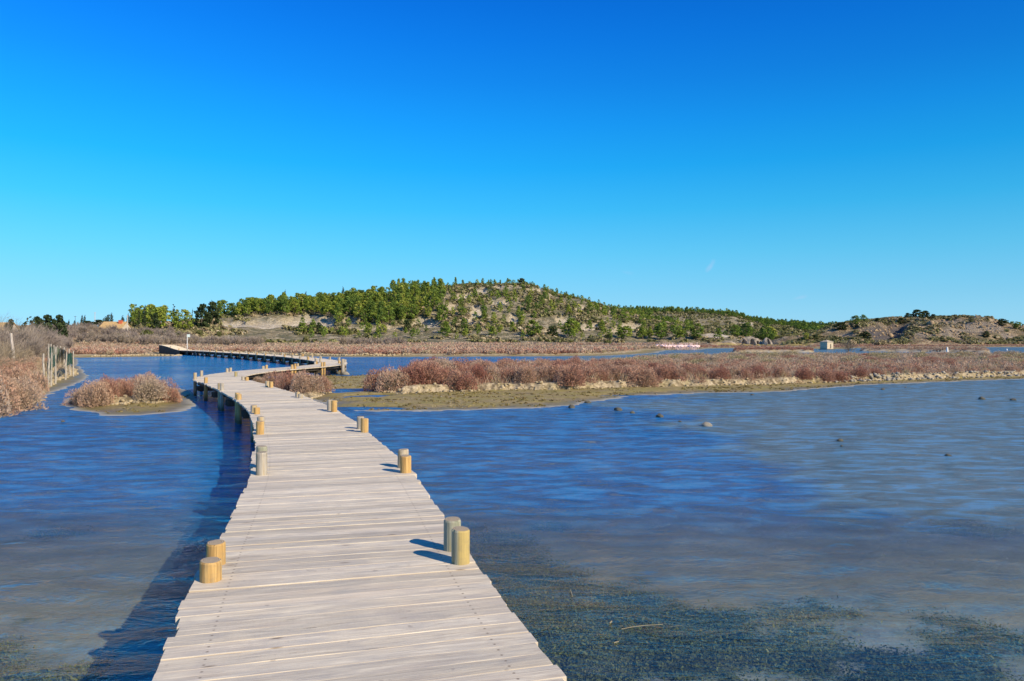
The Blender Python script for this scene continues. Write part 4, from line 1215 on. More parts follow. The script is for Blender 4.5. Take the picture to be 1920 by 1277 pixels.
def net(order, lo, hi):
    g = Geo()
    for a, b in zip(order[:-1], order[1:]):
        (x1, y1, z1, t1), (x2, y2, z2, t2) = stake_pts[a], stake_pts[b]
        K = 5
        for k in range(K):
            q1, q2 = k / K, (k + 1) / K
            sag = lambda q: -.10 * math.sin(math.pi * q)
            A = (x1 + (x2 - x1) * q1 - FX, y1 + (y2 - y1) * q1 - FY); B = (x1 + (x2 - x1) * q2 - FX, y1 + (y2 - y1) * q2 - FY)
            zz = lambda q, h: (z1 + (z2 - z1) * q) + ((t1 - z1) * (1 - q) + (t2 - z2) * q) * h - .3
            a0, a1, b0, b1 = zz(q1, lo), zz(q1, hi) + sag(q1), zz(q2, lo), zz(q2, hi) + sag(q2)
            v = [(A[0], A[1], a0), (B[0], B[1], b0), (B[0], B[1], b1), (A[0], A[1], a1)]
            v2 = [(p[0] + .006, p[1] + .008, p[2]) for p in v]
            g.add(v + v2, [[0, 1, 2, 3], [7, 6, 5, 4], [0, 4, 5, 1], [3, 2, 6, 7]])
    link("netting", g.mesh("netting", m_net), fence)
net([7, 8, 9, 10, 11, 12], .15, .93)
net([4, 5, 6], .45, .9)
net([12, 6], .45, .9)
net([1, 2, 3], .5, .85)

g = Geo()
x, y = W(24.5, 702, .4)
zt = EYE - (625 - HZ) / F * y
g.tube([(0, 0, -.3), (.03, 0, .5), (.0, .02, 1.2), (-.05, 0, (zt - .4) * .75), (-.1, 0, zt - .35)], [.085, .08, .07, .06, .055], 9, wob=.08)
o = link("weathered_pole", g.mesh("weathered_pole", mat_bark("pole_wood", (.30, .26, .22), (.60, .54, .46), 7)), None, (x, y, .35))
tag(o, "tall bare weathered pole standing in the bushes at the far left", "pole")

# ------------------------------------------------------------------ far marsh: shrub belts as ground cover
LOW = [salt_shrub(42, 500 + i, .8, .8, .20, .3, .07) for i in range(6)]
LOW2 = [salt_shrub(22, 520 + i, .8, .85, .30, .3, .07) for i in range(6)]
def scatter_region(n, fn_xy, seed):
    r = np.random.default_rng(seed)
    return fn_xy(r, n)
def belt(r, n, pxa, pxb, ya, yb, power=1.0):
    px = r.uniform(pxa, pxb, n); y = ya + (yb - ya) * r.uniform(0, 1, n) ** power
    return (px - CX) / F * y, y, px
r = np.random.default_rng(77)
x, y, px = belt(r, 15000, -60, 1340, 96, 175, 1.15)
sd = sdist(FAR_SHORE, x, y)
z, zn = terrain(x, y)
den = fbm(x * .06, y * .11, 7, 3)
k = (sd > 3.6) & (z > .12) & ((den > -.25) | (sd < 12)) & (r.uniform(0, 1, len(x)) < np.where(y > 150, .6, 1)) & (px > 100)
x, y, z, px, sd = x[k], y[k], z[k], px[k], sd[k]
hue = np.clip(.12 + .26 * (fbm(x * .05, y * .30, 9, 3) * 1.3 + 1) + r.normal(0, .15, len(x)) + .3 * (y > 140) * r.uniform(0, 1, len(x)), 0, .85)
scatter("marsh_shrub_belt", LOW, np.stack([x, y, z - .05], 1), r.uniform(.5, 1.0, len(x)), r.uniform(0, 6.28, len(x)), hue, r.uniform(.8, 1.15, len(x)), M_SALT, label="belt of low reddish salt shrubs along the far shore", cat="shrubs")
# drier belt behind, up to the foot of the hill
x, y, px = belt(r, 12000, -60, 1340, 165, 262, 1.0)
z, zn = terrain(x, y)
den = fbm(x * .05, y * .05, 17, 3)
k = (z > .2) & (den > -.05 - .3 * (px < 400))
x, y, z, px = x[k], y[k], z[k], px[k]
hue = np.clip(.45 + .35 * fbm(x * .03, y * .06, 19, 3) + r.normal(0, .12, len(x)), .05, 1)
scatter("dry_marsh_scrub", LOW2, np.stack([x, y, z - .05], 1), r.uniform(.5, 1.1, len(x)), r.uniform(0, 6.28, len(x)), hue, r.uniform(.8, 1.15, len(x)), M_SALT, label="dry tan and pink scrub between the far shore and the hill", cat="shrubs")
# right-hand far flats and dikes
x, y, px = belt(r, 5200, 1290, 2050, 150, 246, 1.0)
sd = sdist(FAR_SHORE, x, y); z, zn = terrain(x, y)
k = (sd > 2.5) & (z > .12) & (zn['marsh'] > .3)
x, y, z = x[k], y[k], z[k]
hue = np.clip(.25 + .2 * fbm(x * .05, y * .1, 29, 3) + r.normal(0, .1, len(x)), 0, .8)
scatter("right_flat_scrub", LOW2, np.stack([x, y, z - .05], 1), r.uniform(.3, .6, len(x)), r.uniform(0, 6.28, len(x)), hue, r.uniform(.75, 1.05, len(x)), M_SALT, label="thin reddish scrub on the flats below the right hill", cat="shrubs")
for P, nm, lab, hr in ((DIKE_A, "dike_scrub", "red scrub on the low dike left of the stone hut", (.0, .25)), (DIKE_B, "dike_scrub", "brown scrub on the dark dike right of the bare tree", (.2, .55))):
    A = np.array(P)
    x = r.uniform(A[:, 0].min(), A[:, 0].max(), 1400); y = r.uniform(A[:, 1].min(), A[:, 1].max(), 1400)
    k = sdist(P, x, y) > .35
    x, y = x[k][:420], y[k][:420]; z = ground_z(x, y)
    scatter(nm, LOW, np.stack([x, y, z - .05], 1), r.uniform(.3, .6, len(x)), r.uniform(0, 6.28, len(x)), r.uniform(*hr, len(x)), r.uniform(.7, 1, len(x)), M_SALT, label=lab, cat="shrubs")
# knee-high growth filling the gaps between the shrubs of the long island
MID = [salt_shrub(240, 540 + i, .8, .85, .085, .3, .06) for i in range(6)]
x, y, px = belt(r, 5200, 670, 2010, 33, 88, 1.25)
sd = sdist(BIG_ISLE, x, y); k = (sd > .12)
x, y, px, sd = x[k][:1500], y[k][:1500], px[k][:1500], sd[k][:1500]; z = ground_z(x, y)
hue = np.clip(.24 + .28 * fbm(x * .12, y * .12, 209, 3) + r.normal(0, .12, len(x)) + .32 * sstep(1150, 1300, px) * sstep(48, 62, y), 0, .95)
scatter("island_undergrowth", MID, np.stack([x, y, z - .04], 1), r.uniform(.35, .72, len(x)) * np.where(sd < 1.2, .62, 1), r.uniform(0, 6.28, len(x)), hue, r.uniform(.8, 1.15, len(x)), M_SALT, label="knee-high pinkish and tan growth filling the gaps on the long island", cat="undergrowth")
# grass and low growth between the shrubs of the islands
TUFT = []
for i in range(5):
    rr_ = np.random.default_rng(600 + i); n = 16
    a = rr_.uniform(0, 6.28, n); b = np.stack([rr_.normal(0, .12, n), rr_.normal(0, .12, n), np.zeros(n)], 1)
    ax = unit(np.stack([np.cos(a) * .5, np.sin(a) * .5, np.ones(n)], 1)); L = rr_.uniform(.25, .6, n)[:, None]
    sd_ = unit(np.cross(ax, rr_.normal(0, 1, (n, 3)))) * .012
    V = np.stack([b - sd_, b + sd_, b + ax * L + sd_ * .2, b + ax * L - sd_ * .2], 1).reshape(-1, 3)
    TUFT.append((V, np.arange(n * 4).reshape(-1, 4), np.stack([np.repeat(rr_.normal(0, .04, n), 4), np.repeat(rr_.uniform(.8, 1.2, n), 4), np.zeros(n * 4)], 1)))
x, y, px = belt(r, 9000, 660, 2000, 32, 90, 1.3)
sd = sdist(BIG_ISLE, x, y)
k = (sd > .5); x, y = x[k], y[k]; z = ground_z(x, y)
scatter("island_grass", TUFT, np.stack([x, y, z - .02], 1), r.uniform(.4, 1.0, len(x)), r.uniform(0, 6.28, len(x)), np.clip(r.normal(.62, .16, len(x)), .1, 1), r.uniform(.8, 1.2, len(x)), M_SALT, label="dry grass and low growth between the shrubs of the long island", cat="grass")
x = r.uniform(-70, -16, 9000); y = r.uniform(22, 92, 9000)
sd = sdist(LEFT_BANK, x, y); k = sd > .3; x, y = x[k], y[k]; z = ground_z(x, y)
scatter("bank_grass", TUFT, np.stack([x, y, z - .02], 1), r.uniform(.5, 1.3, len(x)), r.uniform(0, 6.28, len(x)), np.clip(r.normal(.7, .15, len(x)), .1, 1), r.uniform(.8, 1.2, len(x)), M_SALT, label="dry grass on the left bank", cat="grass")

# crumbled clods along the banks
def clod(seed, n=1):
    r_ = np.random.default_rng(seed)
    ico = [(-.5257, .8507, 0), (.5257, .8507, 0), (-.5257, -.8507, 0), (.5257, -.8507, 0), (0, -.5257, .8507), (0, .5257, .8507), (0, -.5257, -.8507), (0, .5257, -.8507), (.8507, 0, -.5257), (.8507, 0, .5257), (-.8507, 0, -.5257), (-.8507, 0, .5257)]
    f = [(0, 11, 5), (0, 5, 1), (0, 1, 7), (0, 7, 10), (0, 10, 11), (1, 5, 9), (5, 11, 4), (11, 10, 2), (10, 7, 6), (7, 1, 8), (3, 9, 4), (3, 4, 2), (3, 2, 6), (3, 6, 8), (3, 8, 9), (4, 9, 5), (2, 4, 11), (6, 2, 10), (8, 6, 7), (9, 8, 1)]
    V = np.array(ico) * r_.uniform(.75, 1.2, (12, 1)) * np.array([1, .9, .65])
    return V, f
M_CLOD = mat_simple("sandy_clod", (.38, .31, .19), .35, .95, 5, .02)
M_ROCK = mat_simple("lagoon_rock", (.11, .105, .08), .45, .9, 9, .03)
M_ROCKL = mat_simple("pale_rock", (.30, .27, .21), .4, .9, 9, .03)
def clods(name, poly_pts, n, off, size, label, mat=M_CLOD, seed=1, std=.22):
    r_ = np.random.default_rng(seed)
    P = np.array(poly_pts); seg = np.linalg.norm(np.diff(P, axis=0), axis=1); cs = np.concatenate([[0], np.cumsum(seg)])
    Vs, Fs = [], []; nn = 0
    for i in range(n):
        s_ = r_.uniform(0, cs[-1]); x = np.interp(s_, cs, P[:, 0]); y = np.interp(s_, cs, P[:, 1]) + r_.normal(off, std)
        v, f = clod(int(r_.integers(0, 40)))
        sc = size * r_.uniform(.4, 1.3)
        a = r_.uniform(0, 6.28); c_, s2 = math.cos(a), math.sin(a)
        v = np.stack([v[:, 0] * c_ - v[:, 1] * s2, v[:, 0] * s2 + v[:, 1] * c_, v[:, 2]], 1) * sc
        z = ground_z(x, y)
        if z < -.02: continue
        Vs.append(v + [x, y, z + sc * .25]); Fs.append(np.array(f) + nn); nn += 12
    o = link(name, mesh_np(name, np.concatenate(Vs), np.concatenate(Fs), mat)); tag(o, label, "clods", None, "stuff")
clods("bank_rubble", BIG_ISLE[1:16], 620, .18, .08, "pale sandy clods crumbling along the long island's edge", seed=2)
clods("shore_stones", BIG_ISLE[11:16], 480, .10, .11, "band of pale stones along the right part of the long island's edge", M_ROCKL, seed=3)
clods("islet_rubble", LEFT_ISLE[:5], 120, .1, .08, "sandy clods at the foot of the left islet's shrubs", seed=4)
clods("left_bank_rubble", LEFT_BANK[1:11], 420, .1, .09, "sandy clods along the left bank's edge", seed=5)
clods("clump_rubble", MID_CLUMP[:6], 120, .1, .08, "sandy clods under the shrub clump beside the boardwalk", seed=6)
clods("mud_pebbles", [W(600, 742), W(650, 720), W(700, 742), W(800, 748), W(950, 745), W(1080, 748)], 170, 0, .032, "small shells and pebbles strewn on the mud flat", M_ROCKL, seed=8, std=1.6)
far_line = [q for q in FAR_SHORE[3:15]]
clods("far_bank_rubble", far_line, 1100, 3.4, .20, "pale sandy clods along the far shore", seed=7)

x = r.uniform(-13, 46, 26000); y = r.uniform(22, 52, 26000)
z, zn = terrain(x, y)
k = (zn['mud'] > .6) & (zn['bank'] < .1) & (zn['marsh'] < .1) & (z > .005) & (fbm(x * .9, y * 1.6, 411, 4) > -.02)
x, y, z = x[k][:8000], y[k][:8000], z[k][:8000]
MUDT = [leafball(14, 1300 + i, [(0, 0, .01, .10, .07, .035)], .028, .15) for i in range(5)]
M_MUDT = mat_foliage("mud_algae", [(0, (.14, .105, .05)), (.4, (.24, .19, .07)), (.7, (.30, .25, .11)), (1, (.36, .29, .18))], .1)
scatter("mud_algae", MUDT, np.stack([x, y, z], 1), r.uniform(.35, 1.0, len(x)), r.uniform(0, 6.28, len(x)), np.clip(.4 + .5 * fbm(x * .5, y, 413, 3) + r.normal(0, .2, len(x)), 0, 1), r.uniform(.7, 1.1, len(x)), M_MUDT, label="olive and brown algae crust on the mud flat", cat="algae")

# ------------------------------------------------------------------ rocks in the lagoon
import bmesh
def rock_mesh(seed, mat):
    bm = bmesh.new(); bmesh.ops.create_icosphere(bm, subdivisions=3, radius=1)
    r_ = random.Random(seed); o = [r_.uniform(0, 50) for _ in range(3)]
    for v in bm.verts:
        c = v.co
        n_ = fbm(np.array([c.x * 1.2 + o[0] + c.z]), np.array([c.y * 1.2 + o[1] - c.z * .7]), seed, 4)[0]
        v.co = c * (1 + .33 * n_)
        v.co.z *= .7
    me = bpy.data.meshes.new("rock"); bm.to_mesh(me); bm.free(); me.materials.append(mat)
    return me
RK = [rock_mesh(i, M_ROCK) for i in range(4)]; RKL = [rock_mesh(i + 9, M_ROCKL) for i in range(2)]
ROCKS = [(1325, 799, 11, 1, "large pale rounded rock breaking the water in the right lagoon"), (1237, 782, 9.5, 0, "olive rock in the water left of the large pale rounded rock"), (1159, 770, 9, 0, "grey double-humped rock nearest the mud flat's point"),
         (1186, 775, 6, 0, "small dark rock in the water between two larger ones near the mud point"), (1275, 791, 4, 0, "tiny dark rock just left of the large pale rock"), (1575, 827, 7, 0, "dark olive rock in the middle of the right lagoon"),
         (1578, 837, 3.5, 0, "tiny dark rock just below the dark olive one"), (1778, 855, 6, 0, "low black rock nearest the right frame edge in the open water"), (1841, 749, 7.5, 0, "round dark boulder in the water at the far right"),
         (1900, 751, 6, 0, "flat dark rock right of the round dark boulder"), (1655, 731, 4.5, 0, "dark rock at the tip of the thin mud bar on the right"), (1072, 765, 9, 0, "weedy brown rock at the mud flat's edge"), (1102, 756, 7, 0, "brown lump on the point of the mud flat"),
         (118, 791, 4.5, 0, "small dark rock alone in the left lagoon"), (1410, 741, 3.5, 0, "tiny dark rock below the long island's middle"), (1698, 727, 2.5, 0, "speck of rock between the mud bar and the round boulder")]
for i, (px, py, w, kd, lab) in enumerate(ROCKS):
    x, y = W(px, py)
    s_ = w / F * y * .88
    o = link("rock", (RKL if kd else RK)[i % (2 if kd else 4)], None, (x, y, s_ * .16), (0, 0, i * 1.3), (s_, s_ * .8, s_ * .85))
    tag(o, lab, "rock", "rocks in the lagoon")
# pale stone and rubble at the foot of the far bend's post
for i, (px, py, w, kd, lab) in enumerate([(648, 703, 6.5, 1, "pale block at the foot of the tall post at the boardwalk's far bend"), (625, 699, 7, 0, "olive rubble lump under the boardwalk's far bend"), (634, 701, 5, 0, "dark stone beside the rubble under the boardwalk's far bend"), (689, 712, 6, 1, "grey stone at the long island's left tip")]):
    x, y = W(px, py); s_ = w / F * y
    o = link("rock", (RKL if kd else RK)[i % 2], None, (x, y, s_ * .3), (0, 0, i * 2.3), (s_, s_ * .8, s_ * .9)); tag(o, lab, "rock", "stones on the mud")

# sticks afloat by the boardwalk
M_REED = mat_simple("dry_reed", (.26, .23, .15), .2)
for nm, pts_, rad, lab in (("floating_reed", [(1165, 1182), (1185, 1178), (1208, 1175), (1243, 1173)], .0028, "long thin bent reed floating right of the boardwalk"), ("floating_twig", [(1069, 1108), (1071, 1114), (1073, 1120)], .006, "short pale twig upright in the water near the boardwalk"), ("floating_leaf", [(1143, 1171), (1147, 1167)], .006, "tiny pale flake near the long reed"), ("floating_straw", [(1151, 1208), (1160, 1205)], .004, "short straw left of the long bent reed")):
    g = Geo(); q = [W(*p) for p in pts_]; b = q[0]
    g.tube([(a - b[0], c_ - b[1], .008 + (.0 if i else 0)) for i, (a, c_) in enumerate(q)], rad, 6)
    o = link(nm, g.mesh(nm, M_REED), None, (b[0], b[1], 0)); tag(o, lab, "stick")

# seaweed on the lagoon bed near the boardwalk
M_WEED = mat_foliage("seaweed", [(0, (.10, .125, .045)), (.5, (.24, .26, .09)), (1, (.44, .38, .17))], .4)
r = np.random.default_rng(5)
WD_ = []
for i in range(6):
    n = 40; rr_ = np.random.default_rng(700 + i)
    P = np.stack([rr_.normal(0, .07, n), rr_.normal(0, .07, n), np.abs(rr_.normal(0, .022, n))], 1)
    nr_ = unit(rr_.normal(0, .5, (n, 3)) + [0, -.35, .9]); tx = unit(np.cross(nr_, rr_.normal(0, 1, (n, 3)))); ty = np.cross(nr_, tx)
    s_ = rr_.uniform(.005, .013, n)[:, None]
    V = np.stack([P - tx * s_ - ty * s_ * .35, P + tx * s_ * .8 - ty * s_ * .5, P + tx * s_ + ty * s_ * .3, P - tx * s_ * .6 + ty * s_ * .5], 1).reshape(-1, 3)
    WD_.append((V, np.arange(n * 4).reshape(-1, 4), np.stack([np.repeat(rr_.uniform(-.1, .1, n), 4), np.repeat(rr_.uniform(.8, 1.2, n), 4), np.zeros(n * 4)], 1)))
y = 3.2 + 7.5 * r.uniform(0, 1, 34000) ** 1.2
x = (r.uniform(-100, 2050, 34000) - CX) / F * y
wv = weed_at(x, y)
k = wv ** 1.5 * .75 > r.uniform(.25, 1, len(x))
x, y = x[k], y[k]; z = ground_z(x, y)
scatter("seaweed", WD_, np.stack([x, y, z - .01], 1), r.uniform(.6, 1.5, len(x)), r.uniform(0, 6.28, len(x)), np.clip(r.normal(.45, .1, len(x)) + .55 * fbm(x * 1.6, y * 1.6, 5, 3), 0, 1), r.uniform(.8, 1.3, len(x)), M_WEED, label="dark green seaweed on the lagoon bed", cat="seaweed")

# ------------------------------------------------------------------ trees
def pine_parts(seed, hgt=7.0, wid=5.0, n=620, style='round', zlow=.22):
    r_ = random.Random(seed)
    g = Geo()
    bend = (r_.uniform(-.5, .5), r_.uniform(-.3, .3))
    tr_pts = [(bend[0] * (k / 5) ** 2, bend[1] * (k / 5) ** 2, hgt * .8 * k / 5) for k in range(6)]
    g.tube(tr_pts, [.18 * hgt / 7 * (1 - .13 * k) for k in range(6)], 6)
    cl_ = []
    nc = 15 if style != 'cone' else 17
    for i in range(nc):
        f = i / (nc - 1)
        zc = hgt * (zlow + (.92 - zlow) * f)
        if style == 'round': rad = wid * .5 * math.sin(math.pi * (.22 + .70 * f)) * r_.uniform(.55, 1.0)
        elif style == 'cone': rad = wid * .5 * (1.02 - f) * r_.uniform(.7, 1.0)
        else: rad = wid * .5 * (.5 + .7 * f) * r_.uniform(.5, 1)
        a = i * 2.4 + r_.uniform(-.4, .4)
        cr_ = wid * r_.uniform(.13, .21)
        x_, y_ = math.cos(a) * rad * .75 + bend[0] * f, math.sin(a) * rad * .75 + bend[1] * f
        cl_.append((x_, y_, zc, cr_, cr_, cr_ * r_.uniform(.6, .85)))
        if i % 2 == 0:
            zb = zc * .75
            g.tube([(bend[0] * (zb / hgt) ** 2, bend[1] * (zb / hgt) ** 2, zb), (x_ * .9, y_ * .9, zc)], [.06, .02], 5)
    cl_.append((bend[0], bend[1], hgt * .93, wid * .12, wid * .12, hgt * .08))
    V, Fq, T = leafball(n, seed, cl_, .052 * wid, .14)
    return g.mesh("trunk", M_BARK), mesh_np("crown", V, Fq, M_PINE, {'tint': T}), (V, Fq, T)
def cypress_parts(seed, hgt=7.0, wid=1.3, n=420, mat=M_DARKTREE):
    r_ = random.Random(seed); g = Geo()
    g.tube([(0, 0, 0), (0, 0, hgt * .5), (0, 0, hgt * .95)], [.13, .08, .02], 6)
    cl_ = []
    for i in range(13):
        f = i / 12
        ww = wid * .5 * (math.sin(math.pi * min(1, .25 + f * .75)) ** .6) * (1 - .35 * f)
        cl_.append((r_.uniform(-.1, .1), r_.uniform(-.1, .1), hgt * (.08 + .88 * f), max(.08, ww), max(.08, ww), hgt * .07))
    V, Fq, T = leafball(n, seed, cl_, .16, .12, .6)
    return g.mesh("trunk", M_BARK), mesh_np("crown", V, Fq, mat, {'tint': T}), (V, Fq, T)
PINES = [pine_parts(i + 1, style=['round', 'cone', 'round', 'wide', 'round', 'cone'][i]) for i in range(6)]
CYPS = [cypress_parts(i + 40) for i in range(3)]
DARKS = []
for i in range(3):
    t_, c_, raw = pine_parts(i + 60, 7, 5.5, 900, 'round', .10)
    c_.materials.clear(); c_.materials.append(M_DARKTREE); DARKS.append((t_, c_, raw))

n_tree = 0
def tree(x, y, h, w, parts, hue, label, group, name="pine_tree", cat="pine tree", tilt=0, z=None):
    """h: height in metres, w: width factor (1 = as modelled)"""
    global n_tree
    e = bpy.data.objects.new(name, None); COL.objects.link(e)
    zz = ground_z(x, y) if z is None else z
    e.location = (x, y, zz - .15)
    e.rotation_euler = (0, tilt, random.uniform(0, 6.28) if tilt == 0 else 0)
    s_ = h / 7.0
    e.scale = (s_ * w, s_ * w, s_)
    for nm, me in (("trunk", parts[0]), ("crown", parts[1])):
        c = bpy.data.objects.new(nm, me); COL.objects.link(c); c.parent = e
        c.color = (hue, 0, 0, 1)
    tag(e, label, cat, group)
    n_tree += 1
    return e

# where the wood grows on the main hill: candidates on the slope, kept by how densely that spot is wooded
def den_main(px, py):
    d = np.zeros_like(px)
    # dense wood left and centre
    lower = np.interp(px, [250, 365, 450, 520, 600, 660, 720, 770, 830, 880], [616, 600, 594, 591, 592, 606, 609, 603, 606, 592])
    upper_gone = np.interp(px, [850, 880, 980, 1100], [0, 0, 0, 0])
    d = np.where((px > 250) & (px < 890) & (py < lower), .80, d)
    d = np.where((px > 830) & (px < 1200), np.where(py < 545, .16, .085), d)
    d = np.where((px >= 1130) & (px < 1300), .15, d)
    d = np.where((px > 560) & (px < 1130) & (py > lower), .035, d)
    d = np.where((px > 860) & (px < 1000) & (py > 555) & (py < 612), .12, d)
    return d
r = np.random.default_rng(99)
cand = 26000
px = r.uniform(255, 1320, cand); y = r.uniform(225, 404, cand)
x = (px - CX) / F * y; z, zn = terrain(x, y)
py = HZ - (z - EYE) / y * F
d = den_main(px, py) * (zn['scar'] < .4)
d = d * np.where(fbm(x * .03, y * .03, 33, 3) > -.15, 1, .35)
keep = (z > 2.2) & (r.uniform(0, 1, cand) < d)
order = np.argsort(y)
chosen = []
grid = {}
for i in order:
    if not keep[i]: continue
    rad = 3.9 if d[i] > .6 else 4.0
    gx, gy = int(x[i] // 4), int(y[i] // 4)
    ok = True
    for a in (-1, 0, 1):
        for b in (-1, 0, 1):
            for (qx, qy) in grid.get((gx + a, gy + b), ()):
                if (x[i] - qx) ** 2 + (y[i] - qy) ** 2 < rad * rad: ok = False
    if ok:
        chosen.append(i); grid.setdefault((gx, gy), []).append((x[i], y[i]))
print("hill trees", len(chosen))
# bigger and nearer ones as things, the rest of the wood as one mass
hts = {}
for i in chosen:
    hts[i] = r.uniform(4.2, 7.8) * (1.0 if d[i] > .6 else .62) * (.72 if y[i] > 362 else 1)
rank = sorted(chosen, key=lambda i: -hts[i] / y[i])
N_IND = 236
ind = set(rank[:N_IND])
WOODG = "pines on the main hill"
for i in rank[:N_IND]:
    wooded = d[i] > .6
    pxi = px[i]
    zone = ("green pine in the low left end of the main hill's wood" if pxi < 450 else "green pine in the wood above the pale quarry face" if pxi < 560 else
            "green pine in the wood right of the quarry face, low on the slope" if pxi < 680 and y[i] < 310 else "green pine high in the left part of the wood" if pxi < 680 else
            "green pine at the lower edge of the wood's thickest part, under the summit" if y[i] < 300 else ("green pine near the top of the wood's thickest part, left of the summit" if y[i] > 345 else "green pine halfway up the wood's thickest part, left of the bare slope"))
    lab = zone if wooded else ("pine standing scattered on the bare right part of the main hill" if px[i] > 880 else "pine standing at the stony foot of the main hill's wood")
    P = PINES[int(r.integers(0, 6))]
    tree(float(x[i]), float(y[i]), float(hts[i]), float(r.uniform(.85, 1.25)), P, float(r.uniform(.18, .85)), lab, WOODG, z=float(z[i]))
rest = np.array([i for i in chosen if i not in ind])
LODP = []
for i in range(5):
    rr_ = random.Random(800 + i)
    cl_ = [(math.cos(a_ * 2.4) * 1.5 * math.sin(math.pi * (.25 + .7 * a_ / 9)), math.sin(a_ * 2.4) * 1.5 * math.sin(math.pi * (.25 + .7 * a_ / 9)), 1.5 + 5 * a_ / 9, .95, .95, .75) for a_ in range(10)]
    LODP.append(leafball(150, 800 + i, cl_, .42, .14))
if len(rest):
    scatter("hill_wood", LODP, np.stack([x[rest], y[rest], z[rest] - .3], 1), np.array([hts[i] / 7 for i in rest]), r.uniform(0, 6.28, len(rest)), r.uniform(.15, .8, len(rest)), r.uniform(.85, 1.15, len(rest)), M_PINE, label="the rest of the pine wood higher on the main hill", cat="wood")
# back ridge wood
cand = 9000
px = r.uniform(1080, 2000, cand); y = r.uniform(335, 830, cand)
x = (px - CX) / F * y; z, zn = terrain(x, y)
py = HZ - (z - EYE) / y * F
k = (zn['far'] > .5) & (z > 1.2) & (fbm(x * .012, y * .012, 43, 3) > -.08 + .25 * (px > 1450)) & (zn['scar'] < .4)
x, y, z = x[k][:2600], y[k][:2600], z[k][:2600]
n = len(x)
scatter("ridge_wood", LODP, np.stack([x, y, z - .3], 1), r.uniform(.55, 1.0, n), r.uniform(0, 6.28, n), np.clip(r.normal(.22, .15, n), 0, 1), r.uniform(.85, 1.15, n), M_PINE, label="pine wood on the low ridge behind the main hill", cat="wood")
# garrigue on the hillsides
SCR = [leafball(16, 900 + i, [(0, 0, .3, .6, .6, .4)], .30, .1) for i in range(5)]
cand = 30000
px = r.uniform(200, 1420, cand); y = r.uniform(205, 402, cand)
x = (px - CX) / F * y; z, zn = terrain(x, y)
k = (z > 1.0) & (zn['scar'] < .4) & (fbm(x * .09, y * .09, 53, 3) > .10 - .22 * sstep(3, 9, z))
x, y, z = x[k][:13000], y[k][:13000], z[k][:13000]; n = len(x)
scatter("hill_garrigue", SCR, np.stack([x, y, z - .1], 1), r.uniform(.6, 1.9, n), r.uniform(0, 6.28, n), np.clip(.48 + .3 * fbm(x * .05, y * .05, 57, 2) + r.normal(0, .16, n), 0, 1), r.uniform(.8, 1.2, n), M_SCRUB, label="low garrigue scrub over the main hill's stony slope", cat="scrub")
cand = 16000
px = r.uniform(1400, 2050, cand); y = r.uniform(236, 318, cand)
x = (px - CX) / F * y; z, zn = terrain(x, y)
k = (zn['isC'] > .5) & (z > .6) & (zn['dark'] < .4) & (fbm(x * .12, y * .12, 63, 3) > -.08 + .42 * zn['rockc'])
x, y, z = x[k][:9000], y[k][:9000], z[k][:9000]; n = len(x)
scatter("right_hill_scrub", SCR, np.stack([x, y, z - .1], 1), r.uniform(.4, 1.3, n), r.uniform(0, 6.28, n), np.clip(.45 + .35 * fbm(x * .06, y * .06, 67, 2) + r.normal(0, .15, n), 0, 1), r.uniform(.75, 1.15, n), M_SCRUB, label="low scrub over the rocky right hill", cat="scrub")
cand = 9000
px = r.uniform(1150, 2000, cand); y = r.uniform(400, 830, cand)
x = (px - CX) / F * y; z, zn = terrain(x, y)
k = (zn['far'] > .5); x, y, z = x[k][:5000], y[k][:5000], z[k][:5000]; n = len(x)
scatter("ridge_scrub", SCR, np.stack([x, y, z - .1], 1), r.uniform(1.5, 3.2, n), r.uniform(0, 6.28, n), r.uniform(.1, .6, n), r.uniform(.8, 1.1, n), M_SCRUB, label="scrub on the low ridge behind the main hill", cat="scrub")

r = np.random.default_rng(321)
px = r.uniform(1480, 2050, 9000); y = r.uniform(238, 314, 9000); x = (px - CX) / F * y
z, zn = terrain(x, y)
k = (zn['isC'] > .5) & (z > .5) & (r.uniform(0, 1, len(x)) < .02 + .16 * np.maximum(zn['rockc'], zn['dark'] * 1.5))
x, y, z = x[k][:2400], y[k][:2400], z[k][:2400]
Vs, Fs = [], []
for i in range(len(x)):
    v, f_ = clod(i % 37); sc = r.uniform(.2, .8) * (1 + (r.random() < .06)); a = r.uniform(0, 6.28)
    v = np.stack([v[:, 0] * math.cos(a) - v[:, 1] * math.sin(a), v[:, 0] * math.sin(a) + v[:, 1] * math.cos(a), v[:, 2] * 1.2], 1) * sc
    Vs.append(v + [x[i], y[i], z[i]]); Fs.append(np.array(f_) + 12 * i)
M_BOULD = mat_simple("hill_boulder", (.30, .22, .13), .45, .95, .5, .1)
o = link("hill_boulders", mesh_np("hill_boulders", np.concatenate(Vs), np.concatenate(Fs), M_BOULD)); tag(o, "broken boulders strewn over the right hill", "boulders", None, "stuff")

def on_slope(px, py, tab=None, lo=200, hi=420):
    """nearest ground point that shows at this place"""
    yy = np.linspace(lo, hi, 700); xx = (px - CX) / F * yy
    zz, _ = terrain(xx, yy)
    pp = HZ - (zz - EYE) / yy * F
    i = np.argmax(pp <= py)
    if pp[i] > py: i = int(np.argmin(np.abs(pp - py)))
    return float(xx[i]), float(yy[i]), float(zz[i])

